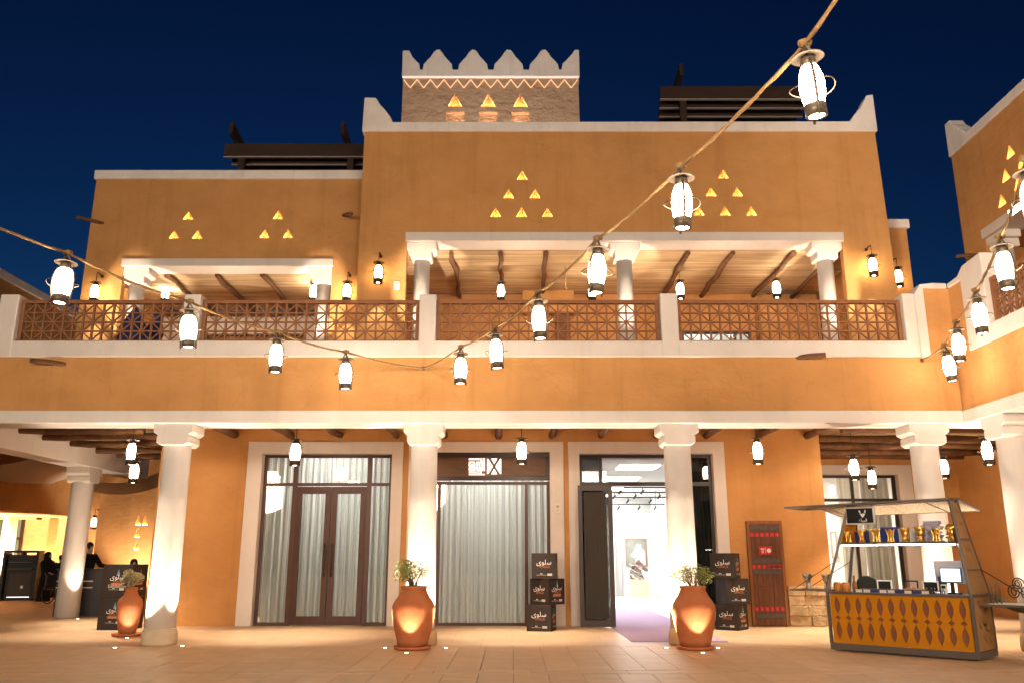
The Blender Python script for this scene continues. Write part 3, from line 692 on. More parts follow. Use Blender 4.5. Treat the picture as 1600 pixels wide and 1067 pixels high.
# ------------------------------------------------------------------ pergolas on the roof
def pergola(label, x0, x1, y0, zs, beams, ztop):
    t = thing('roof_pergola', label, 'pergola')
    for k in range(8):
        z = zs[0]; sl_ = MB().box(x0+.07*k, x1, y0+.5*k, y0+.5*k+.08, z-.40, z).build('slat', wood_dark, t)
        MB().box(x0+.07*k-.012, x1, y0+.5*k-.003, y0+.5*k+.083, z-.425, z-.401).build('slat_edge', slatlit, sl_)  # pale strip puts a lit underside into the slat's colour
    for x in beams:
        MB().extr([(y0-.55,zs[0]+.02),(y0-.5,zs[0]+.42),(y0+.3,zs[0]+.30),(y0+4,zs[0]+.16),(y0+4,zs[0]-.02),(y0,zs[0]+.002)], [], yz(x), .10).build('rafter', wood_dark, t)
        MB().box(x+.1,x+.28,y0+.095,y0+.27,11.9,zs[0]+.05).build('post', wood_dark, t)
    return t
pergola('dark timber roof pergola on the lower left roof', -8.30,-3.82, 22.2, (13.05,13.02,13.0,12.98,12.96), (-8.02,-4.86), 13.3)
pergola('dark timber roof pergola on the main roof right of tower', 4.30,8.75, 21.9, (14.72,14.70,14.68,14.66,14.64), (4.78,), 15)

# ------------------------------------------------------------------ block behind right, far left roof
E1 = thing('rear_block', 'narrow ochre block with white coping behind right end of the main block', 'building')
MB().box(9.55,10.55,21.1,24.6,ZT,9.98).build('wall', mud, E1); MB().box(9.5,10.64,21.05,24.6,9.982,10.24).build('coping', whited, E1, .03)
FL = thing('far_left_building', 'distant dim ochre building with white coping beyond the balcony left end', 'building')
pa, pb = PX(0,428,-17), PX(84,469,-17)
MB().box(-24,-17.02,20,36,3,10.45).build('wall', mud, FL); MB().box(-24,-16.95,20,36,10.452,10.75).build('coping', whited, FL, .03)
MB().box(-17.5,-12.9,39.5,44,3,12.0).build('wall', mud, FL); MB().box(-17.6,-12.8,39.4,44,12.002,12.4).build('coping', whited, FL, .03)

# ------------------------------------------------------------------ right wing
Wg = thing('right_wing', 'ochre wing with white columns closing the right side of the courtyard', 'building')
WX = 12.0
MB().box(XC, XC+.67, 2, DB, ZB0+.001, ZB1-.001).build('beam', white, Wg, .02)
MB().box(XC+.025, XC+.5, 2, DF+.52, ZB1+.001, ZP0).build('band_wall', mud, Wg)
MB().box(XC+.5, 17, 2, DF+.49, 4.36, ZT).build('terrace_slab', mud, Wg)
yR = PX(1548,450,XC).y
MB().box(XC+.001, XC+.34, 2, 14.78, ZP0+.002, ZP1).build('parapet', white, Wg, .02)
cy0, cy1 = 14.78, DF
# stepped white frame round the ochre corner panel
MB().extr([(cy0,cz),(cy0,6.42),(DF,6.42),(DF,6.50),(14.86,6.52),(14.66,6.66),(14.05,6.70),(14.05,5.401),(14.5,5.401),(14.5,cz)], [], yz(XC), .34).build('parapet_corner', white, Wg, .015)
MB().box(XC+.03, XC+.34, cy0+.002, DF+.028, cz, 6.417).build('corner_panel', mud, Wg)
for y in (9.35,4.7): MB().box(XC-.012, XC+.35, y, y+.32, ZP0+.003, ZPOST).build('balcony_post', white, Wg, .025)
for y in (14.45,9.8,5.2): arcade_column(XC+.33, y, ZB0+.02, Wg, 1)
# upper wall with opening and lit niches
wn = [PX(px,py,WX) for px,py in ((1578,236),(1596,251),(1571,273),(1590,285),(1565,312.5))]
wn2 = [(q.y,q.z) for q in wn]
add = [(2*wn2[0][0]-y, z) for y, z in wn2[1:]]
lq = PX(1535,360,WX)
wz = 12.05; wy1 = 21.05
oz = lq.z-.25; oy1 = lq.y-.05; oy0 = oy1-9.6
extra = [h_ for h_ in ((wn2[4][0]-1.0,wn2[4][1]),(wn2[4][0]-2.0,wn2[4][1]))]
MB().extr([(4,ZT),(oy0,ZT),(oy0,oz),(oy1,oz),(oy1,ZT),(wy1,ZT),(wy1,wz),(4,wz)], [tri(y,z,.34,.32) for y,z in wn2], yz(WX), .2).build('wing_upper_wall', mud, Wg)
for y, z in wn2: niche(y, z, .34, .32, WX, Wg, 'yz')
MB().box(WX+.202,16.5,wy1-.2,wy1,ZT,wz).box(16.3,16.5,4,wy1-.2,ZT,wz).build('wing_rear_wall', mud, Wg)
MB().box(WX+.21,16.3,4,wy1-.2,11.5,11.9).build('wing_roof', mud, Wg)
MB().extr([(4,wz),(wy1+.05,wz),(wy1+.05,13.05),(wy1-.2,13.05),(wy1-.32,12.86),(wy1-.5,12.7),(wy1-.62,12.55),(wy1-.8,12.4),(wy1-.88,12.3),(4,12.3)], [], yz(WX-.05), .4).build('wing_coping', whited, Wg, .03)
MB().extr([(WX+.352,wz),(16.5,wz),(16.5,12.3),(WX+.9,12.3),(WX+.7,12.5),(WX+.55,12.65),(WX+.352,12.8)], [], xz(wy1-.35), .4).build('wing_end_coping', whited, Wg, .03)
MB().box(WX-.06, WX+.6, oy0-.05, oy1+.05, oz-.012, oz+.24).build('lintel', white, Wg, .02)
for y in (oy1-.33, oy1-4.9):
    c = MB().lathe([(.2,ZT),(.19,oz-.42)], (WX+.27,y,0), 20).build('loggia_column', white, Wg)
    MB().box(WX+.03,WX+.51,y-.36,y+.36,oz-.2,oz-.002).box(WX+.04,WX+.5,y-.26,y+.26,oz-.42,oz-.202).build('capital', white, c, .03)
MB().box(15.5,15.7,4,wy1-.3,ZT,oz+.1).build('loggia_back_wall', mud, Wg)
MB().box(WX+.6,16,4,wy1-.3,oz+.05,oz+.2).build('loggia_ceiling', mud, Wg)
# lower back wall of the wing and passage end wall with window
MB().box(12.6,12.9,4,24.4,0,4.36).build('wing_lower_wall', mud, Wg)
MB().box(12.55,12.599,20.0,21.0,0,.5).build('dark_grille', aludark, Wg)
PW = 24.0
wo = (7.165, 11.28, 4.0); wi = (7.165, 10.88, 3.73)
MB().extr([(7.161,4.36),(7.161,wi[2]+.012),(wi[1]+.012,wi[2]+.012),(wi[1]+.012,0),(12.6,0),(12.6,4.36)], [], xz(PW), .3).build('passage_wall', mud, Wg)
MB().extr([(7.166,wi[2]),(wi[1],wi[2]),(wi[1],0),(wo[1],0),(wo[1],wo[2]),(7.166,wo[2])], [], xz(PW-.05), .3).build('window_surround', white, Wg, .015)
wf = MB().box(7.17,wi[1],PW+.15,PW+.21,3.66,3.728).box(wi[1]-.1,wi[1]-.001,PW+.151,PW+.209,0,3.659).box(9.60,9.68,PW+.152,PW+.208,0,3.659).box(8.55,8.62,PW+.152,PW+.208,0,2.999).box(7.17,wi[1]-.1,PW+.148,PW+.205,3.0,3.08).build('passage_window', aludark, Wg)
for x0, x1, z0, z1 in ((7.17,8.55,.02,3.0),(8.62,9.6,.02,3.0),(9.68,10.78,.02,3.0),(7.17,9.6,3.08,3.66),(9.68,10.78,3.08,3.66)): MB().box(x0,x1,PW+.17,PW+.18,z0,z1).build('pane', glass, wf)
# room behind the passage window
MB().box(5.62,13,30,30.15,0,4.36).box(13.0,13.15,PW+.31,30.15,0,4.36).build('showroom_wall', gwall, Wg)
MB().box(5.62,13.1,PW+.31,30,4.2,4.36).build('showroom_ceiling', gwall, Wg)
l = thing('ceiling_light', 'long lit panel in the showroom ceiling behind the passage window', 'ceiling light', (8.8,27.2,4.19)); MB().box(-1.6,1.6,-.4,.4,-.02,0).build('diffuser', panelm, l); MB().box(-1.65,1.65,-.45,.45,-.012,-.001).build('rim', plastic_w, l)
curtain(10.0,10.78, PW+.45, 3.7, 'grey drape at the right side of passage window', drape, 9, .05, .2)
curtain(9.35,9.95, PW+.5, 3.7, 'beige drape gathered beside the centre bar of passage window', CLOTH('beige_drape', (.60,.55,.46), .3), 11, .05, .22)
def picture(label, px0, py0, px1, py1, D, cols, seed):
    a_, b_ = P(px0,py0,D), P(px1,py1,D); t = thing('painting', label, 'painting', ((a_.x+b_.x)/2, D, (a_.z+b_.z)/2)); hw = (b_.x-a_.x)/2; hh_ = (a_.z-b_.z)/2
    MB().box(-hw,hw,-.04,0,-hh_,-hh_+.06).box(-hw,hw,-.04,0,hh_-.06,hh_).box(-hw,-hw+.06,-.039,0,-hh_+.061,hh_-.061).box(hw-.06,hw,-.039,0,-hh_+.061,hh_-.061).build('picture_frame', M('grey_gold_frame', (.42,.37,.30), .5), t)
    cm = M('painted_canvas', cols[0], .8, col2=cols[1], vs=9); n_ = cm.node_tree.nodes
    cr_ = [k for k in n_ if k.type == 'VALTORGB'][0].color_ramp; cr_.interpolation = 'CONSTANT'
    for k, c in enumerate(cols[2:]): e = cr_.elements.new(.38+.06*k); e.color = (*c, 1)
    MB().box(-hw+.06,hw-.06,-.02,-.002,-hh_+.06,hh_-.06).build('canvas', cm, t)
picture('colourful abstract painting on the showroom wall behind the kiosk shelf', 1327,838,1353,877, 29.9, [(.8,.78,.6),(.1,.2,.6),(.75,.5,.05),(.7,.15,.08),(.2,.5,.2),(.8,.6,.3)], 1)
picture('pale framed picture on the showroom wall left of colourful painting', 1296,830,1310,872, 29.9, [(.78,.76,.72),(.7,.68,.66)], 2)

# ------------------------------------------------------------------ side passage ceilings: reeds and logs
reeds('reed_ceiling', 7.2,12.55, DB+.05,23.9, 4.345, 'y', reedy, 7, Wg, .05)
for k, y in enumerate((16.9,18.3,19.9,21.3,22.6,23.5)):
    MB().tube([(7.17+5.4*t/7, y+random.uniform(-.06,.06), 4.20+random.uniform(-.03,.03)) for t in range(8)], [.078+random.uniform(-.014,.02) for _ in range(8)], 9).build('ceiling_log', logm, Wg)
reeds('reed_ceiling', -11.0,-8.2, DB+.05,23.9, 4.345, 'y', reedy, 8, B, .05)
for k, y in enumerate((16.6,17.6,18.6,19.6,20.8,22.2,23.4)):
    MB().tube([(-11.0+2.84*t/5, y+random.uniform(-.05,.05), 4.20+random.uniform(-.03,.03)) for t in range(6)], [.078+random.uniform(-.014,.02) for _ in range(6)], 9).build('ceiling_log', logm, B)
# left cross beam with its column
MB().box(-11.56,-10.92, DB+.002,25.5, ZB0-.10,4.36).build('cross_beam', white, B, .02)
arcade_column(-11.24, 22.3, ZB0-.09, B, 1, False, .28)

# ------------------------------------------------------------------ left rear court
LC = thing('rear_court_arcade', 'ochre rear arcade with white beam and column beyond the left passage', 'building')
MB().box(-26,-17.35,33.2,33.6,3.80,6.0).build('wall', mud, LC)
MB().box(-26,-17.3,33.1,33.7,3.48,3.80).build('beam', white, LC, .02)
arcade_column(-19.45, 33.4, 3.50, LC, 0, False, .26)
MB().box(-30,-17.0,37.5,37.8,0,5.8).build('wall', mud, LC)
MB().box(-26,-17.35,33.6,37.5,4.2,4.4).build('ceiling', mud, LC)
wnd = MB().box(-23.5,-21.2,37.4,37.49,.2,3.4).build('rear_window', aludark, LC)
MB().box(-23.4,-22.4,37.37,37.39,.3,2.2).box(-22.3,-21.3,37.37,37.39,.3,2.2).box(-23.4,-22.4,37.37,37.39,2.3,3.3).box(-22.3,-21.3,37.37,37.39,2.3,3.3).build('pane', M('green_glass_lit', (.10,.13,.09), .2), wnd)
MB().box(-18.6,-17.0,34.6,37.4,0,6.4).build('wall', mud, LC)
MB().box(-16.99,-14.9,36.5,37.5,0,6.4).build('wall', mud, LC)
sk = [P(px,py,33.0) for px,py in ((216,811),(226.5,811),(214.5,830),(213,849))]
MB().extr([(-15.9,0),(-12.6,0),(-12.6,6.4),(-15.9,6.4)], [tri(q.x,q.z,.2,.42) for q in sk], xz(33.0), .2).build('niche_wall', mud, LC)
for q in sk: niche(q.x, q.z, .2, .42, 33.0, LC)
def sail(name, label, c, seed):
    """sagging strip of shade cloth between four corners"""
    a_, b_, d_, e_ = [Vector(q) for q in c]; n = 16; m = 6; v = []; f = []
    for i_ in range(n+1):
        for j in range(m+1):
            s_, t_ = i_/n, j/m; p = (a_*(1-s_)+b_*s_)*(1-t_)+(e_*(1-s_)+d_*s_)*t_
            sag = 4*s_*(1-s_)*seed; p.z -= sag; v.append(p)
    for i_ in range(n):
        for j in range(m): f.append((i_*(m+1)+j, (i_+1)*(m+1)+j, (i_+1)*(m+1)+j+1, i_*(m+1)+j+1))
    MB().add(v, f, True).build('shade_sail', sailm, label=label, cat='shade sail')
sail('s', 'grey sagging shade sail hung over the rear court left of white column', [P(-150,690,24), P(122,684,25.5), P(116,742,31.5), P(-150,726,30.5)], .75)
sail('s', 'pale sagging shade sail strip right of the white left passage column', [P(118,742,26.5), P(262,730,26.5), P(262,754,29), P(118,758,29)], .35)

# ------------------------------------------------------------------ balustrades: wooden lattice panels
def balustrade(x0, x1, label, loc, rz):
    t = thing('balustrade', label, 'railing', loc, rz, 'lattice balustrades along the balcony')
    L_ = x1-x0; z0, z1 = ZP1+.002, ZR
    MB().box(x0+.004,x1-.004,.10,.20,z1-.07,z1).build('top_rail', lat, t, .006); MB().box(x0+.004,x1-.004,.11,.19,z0,z0+.035).build('bottom_rail', lat, t)
    for a_ in (x0+.004, x1-.074): MB().box(a_,a_+.07,.105,.195,z0+.036,z1-.071).build('end_post', lat, t)
    a0, a1, b0, b1 = x0+.075, x1-.075, z0+.036, z1-.071
    nx = max(2, round((a1-a0)/.188)); cw = (a1-a0)/nx; chh = (b1-b0)/4
    vb = MB().box(-.015,.015,.125,.175,b0,b1).mesh('lattice_bar'); vb.materials.append(lat)
    for k in range(1,nx): o = place('lattice_bar', vb, t); o.location.x = a0+cw*k
    for k in range(1,4): MB().box(a0,a1,.128,.172,b0+chh*k-.013,b0+chh*k+.013).build('lattice_rail', lat, t)
    dg = MB()
    for i_ in range(nx):
        for j in range(4):
            A = (a0+cw*i_, b0+chh*j); Bq = (A[0]+cw, A[1]+chh)
            if (i_+j) % 2: dg.bar((A[0],.15,A[1]),(Bq[0],.15,Bq[1]),.022,.028,up=(0,1,0))
            else: dg.bar((A[0],.15,Bq[1]),(Bq[0],.15,A[1]),.022,.028,up=(0,1,0))
    dg.build('diagonal_lattice', lat, t, kind='stuff')
    return t
balustrade(-9.33,-6.20, 'brown wooden lattice balustrade at the left end below the left loggia columns', (0,DF,0), 0)
balustrade(-5.88,-1.75, 'brown wooden lattice balustrade between the left loggia and the rope anchor post', (0,DF,0), 0)
balustrade(-1.43,2.80, 'brown wooden lattice balustrade crossed by the lantern rope in the middle', (0,DF,0), 0)
balustrade(3.13,7.38, 'brown wooden lattice balustrade below the right loggia half, before the stepped corner', (0,DF,0), 0)
balustrade(-14.0,-9.68, 'brown wooden lattice balustrade beyond the far left balcony post', (0,DF,0), 0)
balustrade(-14.05,-9.67, 'brown wooden lattice balustrade on the right wing balcony', (XC+.0,0,0), -PI/2)

# ------------------------------------------------------------------ wooden spouts on the walls
def spout(p0, p1, parent=B, r=.045):
    MB().tube([p0, (Vector(p0)+Vector(p1))/2+Vector((0,0,.01)), p1], [r,r*1.1,r], 9).build('wooden_spout', logm, parent)
p = P(78,566,DF); spout((p.x-.28,DF-.16,p.z), (p.x+.28,DF+.06,p.z-.03))
p = P(1262,558,DF); spout((p.x-.2,DF+.06,p.z), (p.x+.26,DF-.2,p.z))
p = P(348,672,DF+.5)
p = P(152,347,DL); spout((p.x-.45,DL-.2,p.z+.05),(p.x+.2,DL+.05,p.z-.05))
p = P(548,342,DL); spout((p.x-.2,DL+.02,p.z+.1),(p.x+.12,DL-.5,p.z-.08))
p = PX(1518,410,WX); spout((WX-.5,p.y+.1,p.z),(WX+.05,p.y-.5,p.z)) if False else spout((WX-.55,p.y-.3,p.z+.05),(WX+.05,p.y-.4,p.z+.05), Wg)
fl = thing('floodlight', 'white lit floodlight fixed on the right wing wall above lintel', 'floodlight', tuple(PX(1590,328,WX-.12)))
MB().box(-.06,.04,-.3,.3,-.1,.1).build('housing', plastic_w, fl, .01); MB().box(-.068,-.061,-.26,.26,-.08,.07).build('lens', flood, fl); MB().box(.041,.115,-.04,.04,-.03,.03).build('arm', irond, fl)

# ------------------------------------------------------------------ lanterns
def lantern(label, group, hang, iron_, gl, big=1.0, squat=False):
    """origin at the hook; hang = length of wire or straps above the cap"""
    t = thing('lantern', label, 'lantern', (0,0,0), 0, group); z = -hang
    if hang <= .16:
        for a_ in (.0,2.1,4.2): MB().bar((0,0,0),(.055*math.cos(a_),.055*math.sin(a_),z+.0),.012,.02).build('strap', iron_, t)
    else: MB().tube([(0,0,0),(0,0,z)], .008, 6).build('wire', irond, t)
    MB().lathe([(.02,z+.02),(.07,z+.012),(.128,z-.012),(.132,z-.02),(.125,z-.02),(.05,z-.008)], n=24).build('cap', iron_, t)
    MB().lathe([(.058,z-.022),(.062,z-.05),(.066,z-.085),(.05,z-.1)], n=16).build('collar', iron_, t)
    MB().lathe([(.048,z-.08),(.072,z-.12),(.093,z-.19),(.100,z-.26),(.096,z-.33),(.082,z-.41),(.077,z-.435)], n=20).build('glass', gl, t)
    hb = .10 if not squat else .11
    rb = .085 if not squat else .108
    b_ = MB().lathe([(rb-.012,z-.43),(rb,z-.432),(rb,z-.43-hb),(rb-.02,z-.43-hb),(rb-.022,z-.45)], n=20).build('base', iron_, t)
    rl = .066 if not squat else .04
    MB().lathe([(rl,z-.425-hb),(rl,z-.43-hb+.016)], n=16).build('lens', lampbase, b_)
    for s_ in (0,PI):
        MB().tube([(.06*math.cos(s_),.06*math.sin(s_),z-.06),(.10*math.cos(s_),.10*math.sin(s_),z-.13),(.119*math.cos(s_),.119*math.sin(s_),z-.22),(.120*math.cos(s_),.12*math.sin(s_),z-.33),(.102*math.cos(s_),.102*math.sin(s_),z-.45),(.1*math.cos(s_),.1*math.sin(s_),z-.55)], .0125, 7).build('side_bar', iron_, t)
    MB().tube([(.178*math.cos(a_),.178*math.sin(a_),z-.285+.015*math.sin(2*a_)) for a_ in [2*PI*k/28 for k in range(28)]], .0055, 6, closed=True).build('ring', iron_, t)
    return t
GS = 'lanterns hung on the courtyard ropes'
def solve(px, yt, yb, H):
    lo_, hi_ = 2, 40
    for _ in range(50):
        mid = (lo_+hi_)/2; q = P(px,yt,mid); Zc = mid*CT+(q.z-H-CAMH)*ST; Yc = -mid*ST+(q.z-H-CAMH)*CT
        if 533.5-FPX*Yc/Zc-yt > yb-yt: lo_ = mid
        else: hi_ = mid
    return mid
proto = lantern('', GS, .10, iron, lampglass)
first = [True]
def hang_lantern(p, label, rz):
    if first[0]:
        first[0] = False; proto.location = p; proto.rotation_euler = (0,0,rz); proto['label'] = label; return proto
    t = copy_tree(proto, p, rz, label); t.rotation_euler = (random.uniform(-.07,.07), random.uniform(-.07,.07), rz); return t
def add_rope(name, label, anchor, lamps, end, seed, labs):
    rnd = random.Random(seed); pts = [Vector(anchor)]
    hooks = []
    for (px, yt, D) in lamps:
        p = P(px, yt, D); p.z += .115; hooks.append(p)
    for p, lb in zip(hooks, labs):
        hang_lantern((p.x,p.y,p.z-.012), lb, rnd.uniform(0,PI))
    full = [Vector(anchor)]+hooks+[Vector(e) for e in end]
    path = []
    for a_, b_ in zip(full, full[1:]):
        n = max(3, int((b_-a_).length/.12))
        for k in range(n):
            s_ = k/n; q = a_.lerp(b_, s_); q.z -= .10*4*s_*(1-s_)*min(1,(b_-a_).length/2.2)*.6
            q += Vector((rnd.uniform(-1,1),rnd.uniform(-1,1),rnd.uniform(-1,1)))*.004; path.append(q)
    path.append(full[-1])
    r = thing(name, label, 'rope')
    MB().tube(path, [.018+.003*math.sin(k*1.7) for k in range(len(path))], 8).build('strand', ropem, r)
    kn = MB()
    for p in hooks:
        q = MB(); q.tube([p+Vector((-.05,0,-.0)), p+Vector((0,0,.012)), p+Vector((.05,0,0))], [.028,.036,.028], 8).build('knot', ropem, r)
    return hooks
ANC = P(662,575,DF-.03)
ordn = ['first','second','third','fourth','fifth','sixth']
add_rope('rope','thick jute rope of lanterns rising right from the balcony post towards the viewer', ANC,
         [(720,552,14.05),(773,523,12.75),(841,470,10.9),(935,388,9.0),(1065,277,7.55),(1260,88,6.05)], [(2.72,4.0,6.0),(3.1,1.5,6.4),(3.6,-3,6.6)], 1,
         ['lantern on the right-rising rope, %s from the balcony post%s' % (o_, e) for o_, e in zip(ordn, ('','','',', before the loggia column',', beside lit wall triangles',', largest against the sky'))])
add_rope('rope','thick jute rope of lanterns running left from the balcony post', ANC,
         [(540,560,14.25),(433,530,12.9),(295,484,11.3),(104,410,9.7)], [(-6.2,8.0,5.2),(-7.6,5.0,5.5),(-9,0,5.9)], 2,
         ['lantern on the left-running rope, %s from the balcony post%s' % (o_, e) for o_, e in zip(ordn, ('','',', in front of a white post',', against the dark sky'))])
ANC2 = P(1441,563,DF-.02)
add_rope('rope','jute rope of lanterns climbing steeply from the stepped corner wall', ANC2,
         [(1477,549,14.4),(1495,514,13.3),(1526,466,11.7),(1565,385,9.3),(1606,268,6.8)], [(3.9,4.4,5.3),(3.4,1.5,5.8),(2.8,-3,6.2)], 3,
         ['lantern on the corner rope, %s from the stepped corner%s' % (o_, e) for o_, e in zip(ordn, (', lowest','','',', before the wing lintel',', cut by the frame'))])
for p in (ANC, ANC2):
    t = thing('rope_hook', 'small iron ring hook holding the two long ropes under the balcony' if p == ANC else 'small iron ring hook holding the corner rope under stepped parapet', 'hook', tuple(p))
    MB().tube([(.03*math.cos(a_),0,.03*math.sin(a_)) for a_ in [2*PI*k/14 for k in range(14)]], .008, 6, closed=True).build('ring', irond, t)
    MB().tube([(0,.0,.03),(0,.05,.03)], .01, 6).build('shank', irond, t)
tw = thing('loose_twine', 'short knotted twine dangling from the rope by the loggia', 'twine', tuple(P(883,421,9.75)))
MB().tube([(0,0,.03),(.004,0,-.1),(0,0,-.2),(.008,0,-.24)], .006, 6).build('strand', ropem, tw); MB().sphere((.006,0,-.25),.018,7,5).build('knot', ropem, tw)

# hanging lanterns of the arcade and loggias (same maker, squat base with downlight)
GH = 'lanterns hung from the log ceilings'
hp_ = lantern('', GH, .42, irond, farglass, squat=True)
hfirst = [True]
def ceil_lantern(p, zc, label, down=0, tgt=None):
    """p = top of cap; hung by wire from the ceiling"""
    loc = (p[0], p[1], p[2]+.42)
    if hfirst[0]: hfirst[0] = False; hp_.location = loc; hp_['label'] = label; t = hp_
    else: t = copy_tree(hp_, loc, random.uniform(0,3), label)
    if loc[2] < zc-.02: 
        MB().tube([(0,0,.0),(0,0,zc-loc[2])], .008, 6).build('wire', irond, t)
    if down: spot('downlight', (p[0],p[1],p[2]-.565), (p[0],p[1],0), down, 78, .8, (1,.80,.58), .05)
    return t
ar = [((463,686,17.4),'hanging lantern in the arcade before the brown double door'),((815,684,17.4),'hanging lantern in the arcade beside lit sign letters'),((1182,684,17.4),'hanging lantern in the arcade before the plain ochre wall'),
      ((208,686,18.0),'upper nearer one of the two lanterns in the left passage'),((211.5,719,20.6),'lower farther one of the two lanterns in the left passage'),
      ((1332,711,18.6),'nearer hanging lantern in the right passage over the kiosk'),((1360,729,21.2),'farther hanging lantern in the right passage over the kiosk'),((1540,682,16.2),'hanging lantern peeping beside the wing column at right'),((1472,712,20.5),'hanging lantern half hidden behind the column right of kiosk')]
for (a_, lb) in ar: ceil_lantern(P(*a_), 4.34, lb, 360)
lg = [((783,441,21.6),8.98,'loggia lantern left of middle, under the second log'),((925,441,21.8),8.98,'loggia lantern behind the rope lantern, left of the middle column'),((1062,438,21.6),8.98,'loggia lantern beside the third balcony post'),((1212,436,21.6),8.98,'loggia lantern nearest the right loggia column'),
      ((260,444,22.4),8.68,'lantern at the left end of the left loggia'),((491,442,21.8),8.68,'lantern at the right end of the left loggia')]
for a_, zc, lb in lg: ceil_lantern(P(*a_), zc, lb, 260)
ceil_lantern(P(64,790,34.6), 4.19, 'distant hanging lantern in the rear court arcade', 0)
# bracket lanterns on the walls
GB = 'bracket lanterns on the upper walls'
bp_ = lantern('', GB, .24, irond, wallglass, squat=True)
arm = MB().tube([(0,0,0),(0,.1,.03),(0,.26,.0)], .014, 7).lathe([(.04,0),(.04,.03)], (0,0,0), 10, False, Matrix.Translation((0,.26,0)) @ Matrix.Rotation(-PI/2,4,'X')).build('bracket', irond, bp_)
for k, (pp, D, lb) in enumerate([((592,410),DW,'bracket lantern on the ochre wall left of main loggia'),((1362,399),DW,'bracket lantern on the ochre wall right of main loggia'),((543,440),DL,'bracket lantern in the corner right of left loggia'),((150,441),DL,'bracket lantern at the far left end of left upper wall'),((1402,418),21.1,'bracket lantern on the narrow rear block'),((148,805),34.6,'bracket lantern on the far rear court wall')]):
    p = P(*pp, D-.28); p.z += .24
    if k == 0: bp_.location = p; bp_['label'] = lb; t = bp_
    else: t = copy_tree(bp_, p, 0, lb)
    spot('downlight', (p.x, p.y, p.z-.24-.56), (p.x, p.y+.12, p.z-4), 60, 60, .4, (1,.82,.6), .03)

# ------------------------------------------------------------------ ground uplights and their beams
def uplight(x, y, tgt, wt, cone, label, group='round uplights set in the paving', z=0):
    t = thing('uplight', label, 'ground light', (x,y,z), 0, group)
    MB().lathe([(.055,0),(.055,.006),(.042,.008)], n=16).build('bezel', steel, t); MB().lathe([(.030,.008),(.030,.0115)], n=16).build('lens', upglass, t)
    spot('uplight_beam', (x,y,z+.03), tgt, wt, cone, .5, (1,.80,.60), .03); return t
POTX = [-1.66, 3.06]
for x, nm in ((-1.66,'left'),(3.06,'right')):
    uplight(x-.02, 14.22, (x-.02, 14.5, .52), 48, 50, 'round ground uplight in front of the %s large pot' % nm)
    uplight(x-.47, 14.97, (x-.10, 15.62, 3.8), 420, 80, 'round ground uplight on the left side of the %s large pot' % nm)
    uplight(x+.55 if x < 0 else x+.40, 14.97, (x+.35, 15.62, 3.8), 420, 80, 'round ground uplight on the right side of the %s large pot' % nm)
for x in (-6.18, 7.62):
    uplight(x-.5, 15.0, (x-.12,15.6,3.8), 420, 80, 'round ground uplight left of the %s arcade column' % ('leftmost' if x < 0 else 'kiosk side'))
    uplight(x+.52, 15.3, (x+.2,15.6,3.4), 330, 50, 'round ground uplight right of the %s arcade column' % ('leftmost' if x < 0 else 'kiosk side'))
uplight(8.0, 13.9, (8.5,14.4,3.8), 140, 44, 'round ground uplight before the wing column')
uplight(-10.7, 21.8, (-11.2,22.3,3.4), 150, 50, 'round ground uplight beside the left passage column')
uplight(-18.8, 32.6, (-19.4,33.3,3.2), 150, 60, 'round ground uplight beside the rear court column')  # lamp added with the others that brighten the rear court

CN = ('left column of the main loggia','middle column of the main loggia','right column of the main loggia','left column of the smaller loggia','right column of the smaller loggia')
for k, (x, y) in enumerate(((-2.24,DW+.27),(2.80,DW+.27),(7.80,DW+.27),(-9.7,DL+.27),(-4.86,DL+.27))):  # terrace lamps added to brighten the loggia columns
    t = uplight(x, y-2.3, (x,y,8.0), 800, 27, 'terrace uplight before the '+CN[k], 'round uplights on the terrace', ZT)
for k, (x, y, zt_) in enumerate(((-1.0,DW+.27,9),(.3,DW+.27,9),(1.6,DW+.27,9),(4.0,DW+.27,9),(5.3,DW+.27,9),(6.6,DW+.27,9),(-8.5,DL+.27,8.7),(-7.3,DL+.27,8.7),(-6.1,DL+.27,8.7))):  # more added lamps, for the lintel undersides and loggia ceilings
    t = uplight(x, y, (x,y,zt_), 110, 60, 'terrace uplight under the lintel, %s from the left in its loggia' % ordn[(k if k < 6 else k-6)]+(' (main)' if k < 6 else ' (smaller)'), 'round uplights on the terrace', ZT)
for k, x in enumerate((-2.6,-.65,1.3)):  # roof lamps added out of view to light the tower
    t = thing('uplight', 'roof uplight at the foot of the tower, %s from left' % ordn[k], 'roof light', (x,21.6,11.985), 0, 'roof uplights before the tower'); MB().lathe([(.09,0),(.09,.08),(.08,.085)], n=14).build('bezel', steel, t); MB().lathe([(.07,.086),(.07,.09)], n=14).build('lens', upglass, t)
    spot('uplight_beam', (x,21.6,12.1), (x,23,15.6), 46, 95, .7, (1,.86,.74), .05)  # beam of the added roof uplight
# wall-washing uplights added to brighten the rear court
for k, (x, y, tx, ty) in enumerate(((-19,36.4,-19.5,37.5),(-21.5,36.4,-21.5,37.5),(-15.9,35.3,-15.9,36.5),(-13.6,31.9,-13.6,33),(-20.5,31.6,-20.5,33.2),(-17.9,33.2,-17.8,34.6))):
    uplight(x, y, (tx,ty,2.8 if k != 4 else 5.2), 520 if k != 4 else 3000, 110, 'round ground uplight at the foot of a rear court wall, %s from left' % ordn[k])
